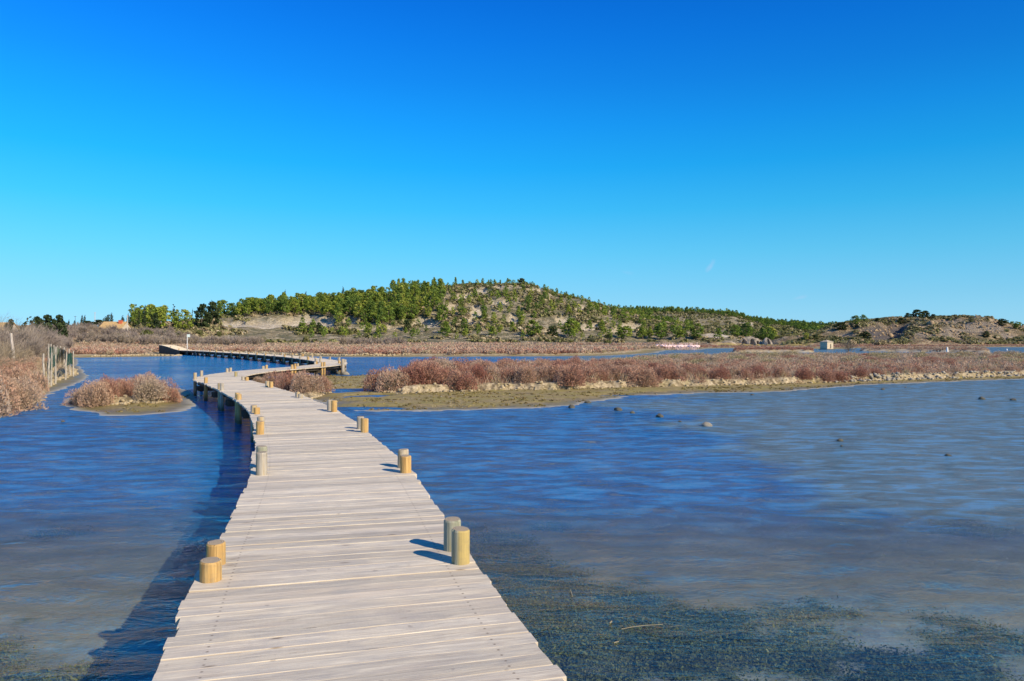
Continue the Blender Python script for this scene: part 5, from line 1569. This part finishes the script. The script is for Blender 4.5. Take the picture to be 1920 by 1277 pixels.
# single trees one can pick out  (px, py foot, py top, width px, kind, hue, label)
PICK = [
    (1000, 632, 601, 34, 'P', .55, "broad green pine at the main hill's foot, leftmost of the three big ones"), (1036, 632, 612, 26, 'D', .6, "dark rounded tree between the big pines at the main hill's foot"), (1068, 632, 598, 36, 'P', .6, "tall broad green pine at the main hill's foot, right of the dark rounded tree"),
    (835, 628, 603, 26, 'P', .5, "green pine alone before the sandy cut at the hill's foot"), (763, 622, 600, 16, 'D', .6, "small dark pine left of the pale sandy cut"), (872, 632, 616, 14, 'P', .7, "little green pine on the flat right of the sandy cut"), (925, 630, 612, 22, 'P', .6, "rounded green pine on the lower slope, left of the scree"),
    (690, 628, 606, 18, 'P', .6, "small green pine by the path under the wood"), (720, 627, 608, 16, 'P', .8, "yellow green pine by the path under the wood"), (583, 627, 610, 12, 'P', .5, "small pointed pine by the path near the quarry's end"), (598, 626, 605, 11, 'D', .4, "dark pointed tree by the path near the quarry's end"), (566, 626, 606, 24, 'P', .45, "green bush-like pine at the right foot of the quarry face"), (640, 628, 612, 16, 'P', .5, "low green pine on the path's edge between quarry and wood"),
    (1105, 620, 601, 16, 'P', .45, "dark green pine alone on the open lower right slope"), (1140, 640, 627, 20, 'D', .7, "low round bush-like tree on the flat below the right slope"), (1170, 636, 612, 34, 'P', .65, "bright green broad tree at the end of the hill's foot"), (1205, 636, 614, 26, 'P', .55, "green tree just left of the flamingo flock's shore"),
    (1240, 637, 606, 34, 'P', .35, "bluish green pine behind the flamingo flock"), (1275, 637, 610, 32, 'P', .5, "rounded green pine above the flamingos"), (1305, 637, 608, 30, 'P', .4, "green pine right of the flamingo flock's end"), (1345, 636, 616, 22, 'P', .4, "small green pine left of the rock shelter"),
    (1400, 634, 604, 28, 'P', .3, "bluish pine above the dark rock shelter"), (1446, 636, 612, 26, 'P', .9, "bright green pine right above the small cave"), (1378, 628, 606, 24, 'P', .3, "bluish pine behind the rock shelter's left end"),
    (1512, 638, 624, 14, 'P', .9, "small bright green tree left of the stone hut"), (1528, 638, 628, 12, 'D', .6, "dark bush touching the stone hut's left side"), (1622, 636, 622, 26, 'D', .5, "dark rounded bush at the foot of the right hill's gully"),
    (1604, 609, 592, 20, 'P', .35, "pine on the right hill's shoulder, taller of the pair"), (1620, 603, 590, 14, 'P', .3, "small pine on the right hill's skyline beside the pair"), (1575, 618, 605, 26, 'D', .6, "wind-bent dark tree on the right hill's left flank"),
    (1718, 597, 581, 26, 'D', .7, "largest dark round tree crowning the right hill"), (1733, 597, 583, 20, 'D', .7, "dark tree touching the crowning one on its right"), (1703, 598, 587, 16, 'D', .6, "low dark bush left of the crowning tree"), (1750, 597, 589, 12, 'D', .6, "small dark bush right of the crowning tree"), (1690, 606, 596, 18, 'D', .9, "rounded olive bush below the right hill's crest"),
    (1877, 610, 598, 22, 'D', .6, "dark bush where the right hill drops to the right"), (1905, 616, 603, 20, 'P', .4, "green pine at the right frame edge"), (1780, 596, 592, 8, 'D', .6, "tiny bush on the right hill's bare crest"), (1645, 602, 596, 10, 'D', .7, "little round bush on the right hill's skyline"),
    (978, 534, 522, 18, 'D', .7, "wide tree at the very end of the main hill's summit line"), (1850, 633, 622, 16, 'D', .8, "olive bush on the right hill's foot")]
PICKG = "single trees on the hills"
for (px_, pf, pt, wpx, kd, hue, lab) in PICK:
    x_, y_, z_ = on_slope(px_, pf, None, 232, 420) if px_ < 1340 or px_ > 1470 else on_slope(px_, pf, None, 240, 420)
    h_ = (pf - pt) / F * y_
    w_ = wpx / F * y_
    P = PINES[(hash_ := int(px_)) % 6] if kd == 'P' else DARKS[int(px_) % 3]
    base_w = 5.0 if kd == 'P' else 5.5
    tree(x_, y_, h_ * 1.06, (w_ / base_w) / (h_ / 7.0), P, hue, lab, PICKG, "pine_tree" if kd == 'P' else "evergreen_tree", "pine tree" if kd == 'P' else "tree", z=z_)

# left skyline: cypresses and pines  (px, top, foot, width px, kind, dist, tilt)
SKY_L = [(259, 577, 615, 7, 'C', 232, .05, "slim cypress at the left end of the big green clump"), (268, 571, 615, 10, 'C', 236, .08, "tall leaning cypress rising out of the green clump"), (285, 573, 616, 34, 'P', 240, 0, "large round green tree left of the pair beyond the house"), (300, 575, 616, 30, 'P', 243, 0, "large round green tree, right of the pair beyond the house"),
         (290, 588, 617, 22, 'D', 228, 0, "darker tree in front of the round green pair"), (326, 570, 614, 12, 'C', 245, 0, "cypress rising between the green clump and the wood"), (333, 580, 616, 30, 'P', 240, 0, "bright green pine right of the lone cypress"), (352, 582, 616, 24, 'P', 243, 0, "green pine at the left edge of the main wood"), (357, 576, 610, 4, 'C', 246, .1, "thin cypress tip at the left edge of the main wood"),
         (378, 571, 606, 36, 'D', 262, 0, "dark tree at the wood's left front corner"), (398, 566, 604, 34, 'D', 275, 0, "tall dark tree second in from the wood's left corner"), (153, 589, 612, 7, 'C', 250, .05, "cypress standing left of the house, left tip of two"), (157, 590, 612, 6, 'C', 250, .1, "cypress standing left of the house, right tip of two"),
         (190, 590, 612, 14, 'C', 252, .55, "strongly wind-bent cypress above the house roof"), (208, 586, 612, 9, 'C', 255, .05, "cypress right behind the house roof"), (203, 597, 612, 7, 'C', 255, 0, "low cypress behind the house roof"), (230, 591, 614, 10, 'C', 248, 0, "cypress just left of the roadside pole"), (238, 587, 614, 6, 'C', 247, .1, "cypress leaning behind the pole right of the house"), (243, 592, 615, 7, 'C', 243, 0, "dark cypress right of the pole by the house"),
         (250, 600, 615, 6, 'C', 246, 0, "small cypress between the pole and the green clump"), (128, 599, 614, 5, 'C', 250, .1, "small cypress far left of the house"), (139, 600, 614, 6, 'C', 250, .1, "small cypress beside the left thin pole"), (165, 602, 618, 40, 'D', 235, 0, "low wide olive tree left of the house"), (186, 600, 617, 36, 'D', 240, 0, "low wide olive tree behind the house's left"),
         (83, 592, 625, 39, 'D', 150, .05, "dark pine nearest the tangle on the left"), (104, 592, 622, 33, 'D', 160, .08, "layered dark pine at the left, its top flat"), (66, 595, 625, 36, 'D', 140, .1, "dark pine within the grey tangle at the left"), (118, 603, 622, 24, 'D', 165, 0, "small dark pine right of the layered one"), (14, 592, 615, 14, 'C', 140, .6, "dark wind-bent tree top at the far left"), (8, 600, 620, 24, 'D', 140, .2, "dark tree behind the tangle at the frame's left"),
         (535, 543, 575, 9, 'C', 380, 0, "tall pointed tree breaking the wood's skyline on the left slope"), (571, 546, 574, 8, 'C', 382, .1, "second pointed tree on the wood's skyline"), (398, 562, 590, 7, 'C', 330, 0, "pointed tree at the wood's low left skyline"), (643, 537, 566, 8, 'C', 384, 0, "pointed tree on the skyline halfway to the summit")]
for (px_, tp, ft, wpx, kd, dist, tilt, lab) in SKY_L:
    x_, y_ = WD(px_, dist); z_ = ground_z(x_, y_)
    zt = EYE - (tp - HZ) / F * dist
    h_ = max(1.5, zt - z_ + .2) / (math.cos(tilt) if tilt else 1)
    w_ = wpx / F * dist
    P = {'C': CYPS[int(px_) % 3], 'P': PINES[int(px_) % 6], 'D': DARKS[int(px_) % 3]}[kd]
    bw_ = {'C': 1.3, 'P': 5.0, 'D': 5.5}[kd]
    tree(x_, y_, h_, (w_ / bw_) / (h_ / 7.0), P, .35 if kd == 'C' else (.7 if kd == 'P' else .4), lab, "trees on the left skyline", {'C': "cypress_tree", 'P': "pine_tree", 'D': "evergreen_tree"}[kd], {'C': "cypress", 'P': "pine tree", 'D': "tree"}[kd], tilt, z_)
print("trees", n_tree)

# summit line of the main hill: small pines against the sky
for i, (px_, tp) in enumerate([(735, 524), (748, 522), (757, 521), (770, 525), (784, 524), (815, 519), (827, 521), (855, 519), (868, 524), (880, 527), (905, 521), (916, 524), (928, 523), (938, 524), (952, 521), (961, 524), (972, 523), (1033, 546), (1045, 548), (1058, 549), (1071, 556), (1085, 560)]):
    d_ = 396 + (i % 3)
    x_, y_ = WD(px_, d_); z_ = ground_z(x_, y_)
    h_ = max(2.5, EYE - (tp - HZ) / F * d_ - z_)
    lab = "small pine on the skyline at the main hill's left summit, above the wood" if px_ < 800 else "small pine on the skyline along the main hill's summit" if px_ < 1000 else "small pine on the skyline where the main hill falls away to the right"
    tree(x_, y_, h_, .8 if h_ < 4 else .65, PINES[i % 6], .4, lab, "pines on the main hill's skyline", z=z_)

# bare grey thickets between the marsh and the trees on the left
BT = [twigs(1000 + i, 16, 1.0, .75, 2, .028, (0, 0), 5) for i in range(4)]
r = np.random.default_rng(123)
px = np.concatenate([r.uniform(235, 490, 230), r.uniform(100, 240, 120), r.uniform(640, 760, 30), r.uniform(-60, 130, 120)]); y = r.uniform(176, 228, len(px))
y[-120:] = r.uniform(105, 180, 120)
x = (px - CX) / F * y; z = ground_z(x, y)
scatter("bare_thicket", BT, np.stack([x, y, z - .1], 1), r.uniform(1.6, 3.2, len(x)), r.uniform(0, 6.28, len(x)), r.uniform(0, .45, len(x)), r.uniform(.8, 1.1, len(x)), M_TWIG, label="grey leafless thicket below the trees on the left", cat="thicket")
# green and tan rounded bushes there
BUSH = []
for i in range(3):
    V, Fq, T = leafball(420, 1100 + i, [(.5 * math.cos(a), .5 * math.sin(a), .5 + .25 * math.sin(a * 2), .55, .55, .42) for a in (0, 1.2, 2.5, 3.8, 5)] + [(0, 0, .8, .5, .5, .35)], .11, .1)
    BUSH.append(mesh_np("bush", V, Fq, M_SCRUB, {'tint': T}))
    BUSH[-1].name = "bush"
for (px_, pf, tp, w_, hue, lab) in [(275, 637, 618, 26, .05, "largest bright green round bush on the left marsh"), (262, 641, 624, 22, .5, "grey green bush left of the brightest green one"), (240, 640, 626, 18, .6, "grey bush farther left of the bright green one"), (216, 634, 624, 16, .1, "green bush under the house"), (110, 634, 625, 18, .0, "dark green bush at the left beyond the stake fence"), (326, 640, 629, 18, .25, "dark brown round bush left of the white sign"), (374, 632, 618, 14, .1, "green bush within the grey thicket"), (411, 632, 620, 10, .0, "small dark bush in the grey thicket's middle"), (306, 632, 619, 18, .1, "olive bush before the round green trees"),
                                   (366, 613, 598, 14, .55, "orange tan bush at the wood's left foot"), (492, 646, 632, 18, .2, "olive bush on the marsh under the quarry face"), (575, 640, 622, 14, .3, "grey green bush right of the quarry face"), (1140, 642, 632, 16, .1, "low green bush on the flat under the hill's right end"), (912, 640, 632, 14, .2, "small olive bush at the path's foot"), (690, 634, 624, 20, .3, "olive bush under the middle of the wood"), (1596, 640, 628, 20, .8, "pale tan bush at the right hill's left foot"), (1650, 643, 631, 28, .75, "pinkish brown bush under the dark gully")]:
    if pf > 637.5:
        y_ = min(F * (EYE - .45) / (pf - HZ), 232); x_ = (px_ - CX) / F * y_; z_ = ground_z(x_, y_)
    else: x_, y_, z_ = on_slope(px_, pf, None, 170, 420)
    h_ = (pf - tp) / F * y_; ww = w_ / F * y_
    o = link("bush", BUSH[int(px_) % 3], None, (x_, y_, z_ - .1), (0, 0, px_), (ww / 2.0, ww / 2.0, h_ / 1.1)); o.color = (hue, 0, 0, 1)
    tag(o, lab, "bush", "round bushes beyond the far shore")

# grey skeleton tree on the dike by the hut, and bare branches at the far left
def bare_tree(name, seed, h, spread, lean, mat, kids=4, n=7, depth=4, wid=.05):
    v, f, t = twigs(seed, n, h, spread, depth, wid, lean, kids)
    return mesh_np(name, v, f, mat, {'tint': t})
x_, y_ = WD(1590, 88.0)
e = bpy.data.objects.new("bare_tree", None); COL.objects.link(e); e.location = (x_, y_, ground_z(x_, y_)); tag(e, "grey leafless spreading tree right of the stone hut", "tree")
link("crown", bare_tree("crown", 55, 1.9, 1.1, (0, 0), M_TWIG, 4, 9, 4, .022), e, (0, 0, .1))
g = Geo(); g.tube([(0, 0, -.2), (.04, 0, .15), (0, .03, .4)], [.10, .08, .05], 7); link("trunk", g.mesh("trunk", M_BARK), e)
for q_, (px_, d_, h_) in enumerate([(-25, 58, 3.2), (0, 62, 3.1), (22, 60, 3.3), (34, 66, 3.4), (50, 62, 3.2), (64, 68, 3.5), (78, 70, 3.1), (92, 74, 2.9), (-10, 75, 3.8), (28, 78, 3.9), (54, 80, 4.0), (72, 84, 3.9), (45, 52, 2.4), (105, 78, 2.5)]):
    x_, y_ = WD(px_, d_)
    if q_ < 3: bush_me = [bare_tree("leafless_bush", 70 + k_, 1.0, .7, (.3, 0), M_TWIG, 5, 16, 3, .011) for k_ in range(3)] if q_ == 0 else bush_me
    o = link("leafless_bush", bush_me[q_ % 3], None, (x_, y_, ground_z(x_, y_) - .05), (0, 0, (q_ * .7) % 1 - .5), (h_, h_, h_)); o.color = (.15 + .05 * (q_ % 5), 0, 0, 1)
    tag(o, "tall leafless pinkish grey bush in the tangle behind the left bank", "bush", "leafless bushes behind the left bank")
for (px_, d_, h_, lab) in [(10, 66, 3.9, "leafless tree with thin twigs against the sky at the far left"), (38, 70, 4.0, "leafless leaning tree, its twigs above the dark pines on the left"), (58, 74, 3.9, "leafless tree right of two others in the grey tangle on the left")]:
    x_, y_ = WD(px_, d_)
    e = bpy.data.objects.new("bare_tree", None); COL.objects.link(e); e.location = (x_, y_, ground_z(x_, y_)); tag(e, lab, "tree", "leafless trees at the far left")
    link("crown", bare_tree("crown", int(px_) + 7, h_, .55, (.35, 0), M_TWIG, 4, 6, 4, .02), e, (0, 0, .1))
    g = Geo(); g.tube([(0, 0, -.2), (.1, 0, .5), (.3, .03, 1.2)], [.12, .1, .06], 7); link("trunk", g.mesh("trunk", M_BARK), e)

# ------------------------------------------------------------------ stone hut
M_PLAST = mat_simple("pale_stone_plaster", (.50, .42, .29), .18, .9, 3, .02)  # the plaster's own pale colour, same on every wall
M_HROOF = mat_simple("hut_roof_slab", (.44, .38, .28), .2, .9, 3, .02)
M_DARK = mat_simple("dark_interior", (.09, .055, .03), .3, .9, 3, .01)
hx, hy = W(1550, 655.2)
hut = bpy.data.objects.new("stone_hut", None); COL.objects.link(hut); hut.location = (hx, hy, .12); hut.rotation_euler = (0, 0, math.radians(27)); hut.scale = (.84, .84, .95)
tag(hut, "small pale stone hut with shallow pyramid roof by the far lagoon", "hut")
def wall_with_hole(w, h, hole, thick, mat, name, parent, loc, rz):
    """wall in local x-z plane; hole = (x0,x1,z0,z1) reaching the floor"""
    g = Geo(); x0, x1, z0, z1 = hole
    def bx(a, b, c, d): g.box(((a + b) / 2, 0, (c + d) / 2), (b - a, thick, d - c))
    bx(-w / 2, x0, 0, h); bx(x1, w / 2, 0, h); bx(x0, x1, z1, h)
    if z0 > 0: bx(x0, x1, 0, z0)
    return link(name, g.mesh(name, mat), parent, loc, (0, 0, rz))
HW, HH = 2.25, 1.55
wall_with_hole(HW, HH, (.0, .34, .1, 1.1), .18, M_PLAST, "wall", hut, (0, -HW / 2 + .09, 0), 0)
for (lx, ly, rz) in ((-HW / 2 + .09, 0, math.pi / 2), (HW / 2 - .09, 0, math.pi / 2), (0, HW / 2 - .09, 0)):
    g = Geo(); g.box((0, 0, HH / 2), (HW - (.36 if rz else 0), .18, HH)); link("wall", g.mesh("wall", M_PLAST), hut, (lx, ly, 0), (0, 0, rz))
g = Geo(); e_ = HW / 2 + .1
g.add([(-e_, -e_, HH), (e_, -e_, HH), (e_, e_, HH), (-e_, e_, HH), (-e_, -e_, HH + .08), (e_, -e_, HH + .08), (e_, e_, HH + .08), (-e_, e_, HH + .08), (0, 0, HH + .55)], [[3, 2, 1, 0], [0, 1, 5, 4], [1, 2, 6, 5], [2, 3, 7, 6], [3, 0, 4, 7], [4, 5, 8], [5, 6, 8], [6, 7, 8], [7, 4, 8]])
link("roof", g.mesh("roof", M_HROOF), hut)
g = Geo(); g.box((.17, -HW / 2 + .22, .6), (.33, .04, 1.0)); link("doorway_shade", g.mesh("doorway_shade", M_DARK), hut)  # dark panel behind the opening, interior shade put into its colour
g = Geo(); g.box((0, 0, -.1), (HW + .5, HW + .5, .2)); link("plinth", g.mesh("plinth", M_ROCK), hut)
# pale marker stone
x_, y_ = W(1776, 662); g = Geo()
g.tube([(0, 0, -.1), (0, 0, .3), (.01, 0, .7), (0, 0, .85), (.0, 0, .98)], [.17, .16, .14, .12, .05], 10, wob=.04)
o = link("marker_stone", g.mesh("marker_stone", mat_simple("white_stone", (.78, .74, .66), .1), True), None, (x_, y_, 0)); tag(o, "white upright stone before the dark dike on the right", "stone")
# line of short pegs on the dark dike's face
g = Geo(); g.tube([(0, 0, -.1), (0, 0, .45)], .05, 6); pm = g.mesh("peg", M_STAKE)
for i in range(7):
    x_, y_ = W(1740 + i * 6.2, 660.6 + i * .12); o = link("peg", pm, None, (x_, y_ - .1, 0)); tag(o, "short pale peg in the row along the dark dike, left of the white upright stone", "peg", "pegs along the dark dike")
# white gull on the far water
g = Geo(); g.tube([(-.22, 0, .05), (-.1, 0, .10), (.05, 0, .12), (.15, 0, .16), (.18, 0, .28), (.26, 0, .27)], [.01, .09, .10, .06, .045, .01], 8)
gm = g.mesh("gull", mat_simple("white_feathers", (.8, .79, .76), .05), True)
x_, y_ = W(1888, 657.5); o = link("gull", gm, None, (x_, y_, -.02), (0, 0, 1), (1.3, 1.3, 1.3)); tag(o, "white bird floating on the far right lagoon", "bird")

# rock shelter with dark openings
x_, y_ = WD(1407, 268)
sh = Geo(); rr_ = random.Random(9)
M_SHEL = mat_simple("shelter_rock", (.27, .23, .18), .5, .95, .8, .15)
def outcrop(px0, px1, ptop, dist, seed, lab, holes=()):
    rr_ = random.Random(seed)
    xa, xb = (px0 - CX) / F * dist, (px1 - CX) / F * dist
    xc = (xa + xb) / 2; zg = ground_z(xc, dist)
    H = EYE - (ptop - HZ) / F * dist - zg
    n = 26; m_ = 10
    V, Fa = [], []
    for i in range(n + 1):
        for j in range(m_ + 1):
            u, v = i / n, j / m_
            an = v * math.pi * .5
            X = (xa - xc) + (xb - xa) * u
            prof = (math.sin(math.pi * min(max(u, .02), .98)) ** .35)
            nz = fbm(np.array([X * .5 + seed]), np.array([v * 3.]), seed, 4)[0]
            Yd = -2.0 * math.cos(an) * (1 + .35 * nz) * prof
            Z = H * math.sin(an) * prof * (1 + .2 * nz) - .4
            for (hc, hw_, hh) in holes:
                q = math.hypot((u - hc) / hw_, v / hh)
                if q < 1: Yd += 1.9 * (1 - q ** 4)
            V.append((X, Yd, Z))
    for i in range(n):
        for j in range(m_):
            a = i * (m_ + 1) + j
            Fa.append([a, a + m_ + 1, a + m_ + 2, a + 1])
    b0 = len(V)
    for i in range(n + 1): V.append(((xa - xc) + (xb - xa) * i / n, 4.0, -.4))
    for i in range(n): Fa.append([i * (m_ + 1) + m_, (i + 1) * (m_ + 1) + m_, b0 + i + 1, b0 + i])
    o = link("rock_outcrop", mesh_np("rock_outcrop", V, Fa, M_SHEL), None, (xc, dist, zg)); tag(o, lab, "rock outcrop", "rock outcrops at the hills' feet")
outcrop(1384, 1430, 630, 268, 3, "broken rock outcrop with dark hollows, left of the small cave", [(.2, .09, .75), (.52, .12, .6), (.75, .05, .5)])
outcrop(1428, 1448, 632, 266, 5, "rock outcrop with one upright dark cave mouth", [(.55, .13, .85)])
outcrop(1352, 1380, 637, 266, 6, "low dark rock outcrop at the pond's left end", [(.2, .1, .6)])

# ------------------------------------------------------------------ flamingos
M_FLAM = mat_simple("pale_pink_feathers", (.78, .56, .52), .08, .8, 4, .005); M_LEG = mat_simple("pink_leg", (.62, .22, .22), .1)
def flamingo_mesh(seed):
    r_ = random.Random(seed); g = Geo()
    up = r_.random() < .25
    if up: neck = [(.22, 0, .86), (.36, 0, .98), (.34, 0, 1.15), (.33, 0, 1.30), (.40, 0, 1.38), (.50, 0, 1.32)]
    else: neck = [(.24, 0, .84), (.40, 0, .80), (.46, 0, .60), (.44, 0, .36), (.46, 0, .16), (.52, 0, .06)]
    g.tube([(-.42, 0, .66), (-.28, 0, .72), (-.08, 0, .78), (.10, 0, .82)] + neck, [.02, .12, .19, .15, .07, .045, .035, .032, .05, .012], 9)
    for sy_ in (-.05, .05): g.tube([(.0, sy_, .7), (.02, sy_, .35), (0, sy_, -.15)], [.03, .016, .012], 5)
    return g.mesh("flamingo", M_FLAM, True)
FL = [flamingo_mesh(i) for i in range(6)]
r_ = random.Random(41)
for i in range(86):
    u = r_.random()
    px_ = 1226 + 84 * u
    py_ = np.interp(px_, [1226, 1262, 1290, 1312], [654.0, 656.2, 656.6, 656.6]) + r_.uniform(-1.6, .3)
    x_, y_ = W(px_, py_)
    o = link("flamingo", FL[r_.randrange(6)], None, (x_, y_, -.05), (0, 0, r_.choice([0, 3.14, .6, 2.5, -2.6]) + r_.uniform(-.3, .3)), [r_.uniform(.95, 1.2)] * 3)
    tag(o, "pale pink flamingo in the dense flock wading in the far lagoon", "flamingo", "flamingo flock")

# ------------------------------------------------------------------ house, poles, sign
M_TILE = mat_simple("ochre_roof_tiles", (.50, .34, .15), .3, .9, 2, .05)
M_HWALL = mat_simple("house_plaster", (.58, .50, .38), .12, .9, 1.5, .02)
M_BRICK = mat_simple("red_brick", (.55, .14, .07), .2, .9, 3, .02)
def house(px0, px1, ptop, dist, lab, w_depth=6, chim=True):
    xa, xb = (px0 - CX) / F * dist, (px1 - CX) / F * dist
    W_ = xb - xa; xc = (xa + xb) / 2; zg = ground_z(xc, dist + 2)
    H = EYE - (ptop - HZ) / F * dist - zg
    h = bpy.data.objects.new("house", None); COL.objects.link(h); h.location = (xc, dist + 3, zg - .3); tag(h, lab, "house")
    e = max(1.2, H * .45)
    g = Geo(); a, d_ = W_ / 2, w_depth / 2
    g.add([(-a, -d_, 0), (a, -d_, 0), (a, d_, 0), (-a, d_, 0), (-a, -d_, e), (a, -d_, e), (a, d_, e), (-a, d_, e), (-a, 0, H + .25), (a, 0, H + .25)], [[3, 2, 1, 0], [0, 1, 5, 4], [2, 3, 7, 6], [1, 2, 6, 9, 5], [3, 0, 4, 8, 7]])
    link("wall", g.mesh("wall", M_HWALL), h)
    g = Geo(); t_ = .14
    for sgn in (-1, 1):
        a2 = a + .25
        p = [(-a2 + .0, sgn * (d_ + .35), e - .15), (a2, sgn * (d_ + .35), e - .15), (a2, 0, H + .32), (-a2 + .9 * 0, 0, H + .32)]
        q = [(u, v, w + t_) for u, v, w in p]
        g.add(p + q, [[0, 1, 2, 3], [7, 6, 5, 4], [0, 4, 5, 1], [1, 5, 6, 2], [3, 2, 6, 7], [0, 3, 7, 4]])
    rf = link("roof", g.mesh("roof", M_TILE), h)
    if chim:
        g = Geo(); g.box((a - 1.3, -.8, H + .1), (.9, .7, 1.3)); g.box((a - 1.3, -.8, H + .8), (1.1, .9, .12)); link("chimney", g.mesh("chimney", M_BRICK), rf)
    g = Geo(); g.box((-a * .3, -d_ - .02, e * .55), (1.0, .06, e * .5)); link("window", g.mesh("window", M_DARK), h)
house(186, 227, 603.5, 222, "house with ochre tiled roof and red brick chimney among the trees")
house(-30, 10, 605, 190, "house roof of ochre tiles cut by the left frame edge", 6, False)
M_POLE = mat_simple("concrete_pole", (.55, .50, .42), .15)
for (px_, tp, ft, d_, rad, lab) in [(239, 591, 622, 205, .14, "pale concrete pole right of the house"), (178, 585, 604, 250, .12, "pale pole rising behind the house's trees"), (141, 592, 614, 250, .07, "thin dark pole left of the house"), (429, 627, 648, 200, .07, "thin short post on the marsh under the quarry face"), (527, 592, 612, 330, .1, "pale pole at the wood's front edge above the quarry face")][:4]:
    x_, y_ = WD(px_, d_); z_ = ground_z(x_, y_); zt = EYE - (tp - HZ) / F * d_
    g = Geo(); g.tube([(0, 0, -.3), (0, 0, (zt - z_) * .5), (.02, 0, zt - z_)], [rad, rad * .85, rad * .6], 8)
    e = bpy.data.objects.new("utility_pole", None); COL.objects.link(e); e.location = (x_, y_, z_); tag(e, lab, "pole")
    link("shaft", g.mesh("shaft", M_POLE if px_ != 141 else M_PILE), e)
    g = Geo(); g.box((0, 0, zt - z_ - .3), (.9 if px_ != 429 else .2, .08, .08)); link("crossarm", g.mesh("crossarm", M_POLE if px_ != 141 else M_PILE), e)
x_, y_ = WD(351, 112); z_ = .3
sg = bpy.data.objects.new("sign", None); COL.objects.link(sg); sg.location = (x_, y_, z_); tag(sg, "small pale sign on a white post at the boardwalk's far landing", "sign")
M_WHITE = mat_simple("white_paint", (.74, .76, .74), .05, .5); M_SIGN = mat_simple("pale_sign_panel", (.62, .72, .66), .05, .5)
zt = EYE - (627 - HZ) / F * 112 - z_
g = Geo(); g.tube([(0, 0, -.2), (0, 0, zt)], .045, 8); link("post", g.mesh("post", M_WHITE), sg)
g = Geo(); g.box((.22, -.06, zt - .2), (.46, .03, .42)); link("panel", g.mesh("panel", M_SIGN), sg)
# white van-sized thing far off on the left
x_, y_ = WD(130, 205); z_ = ground_z(x_, y_)
cab = bpy.data.objects.new("white_shed", None); COL.objects.link(cab); cab.location = (x_, y_, z_ + .1); tag(cab, "small low white shed far off, left of the house", "shed")
g = Geo(); g.box((0, 0, .4), (1.0, .8, .8)); link("wall", g.mesh("wall", M_WHITE), cab)
g = Geo(); g.box((0, 0, .84), (1.15, .95, .07)); link("roof", g.mesh("roof", M_WHITE), cab)
print("done", len(bpy.data.objects))
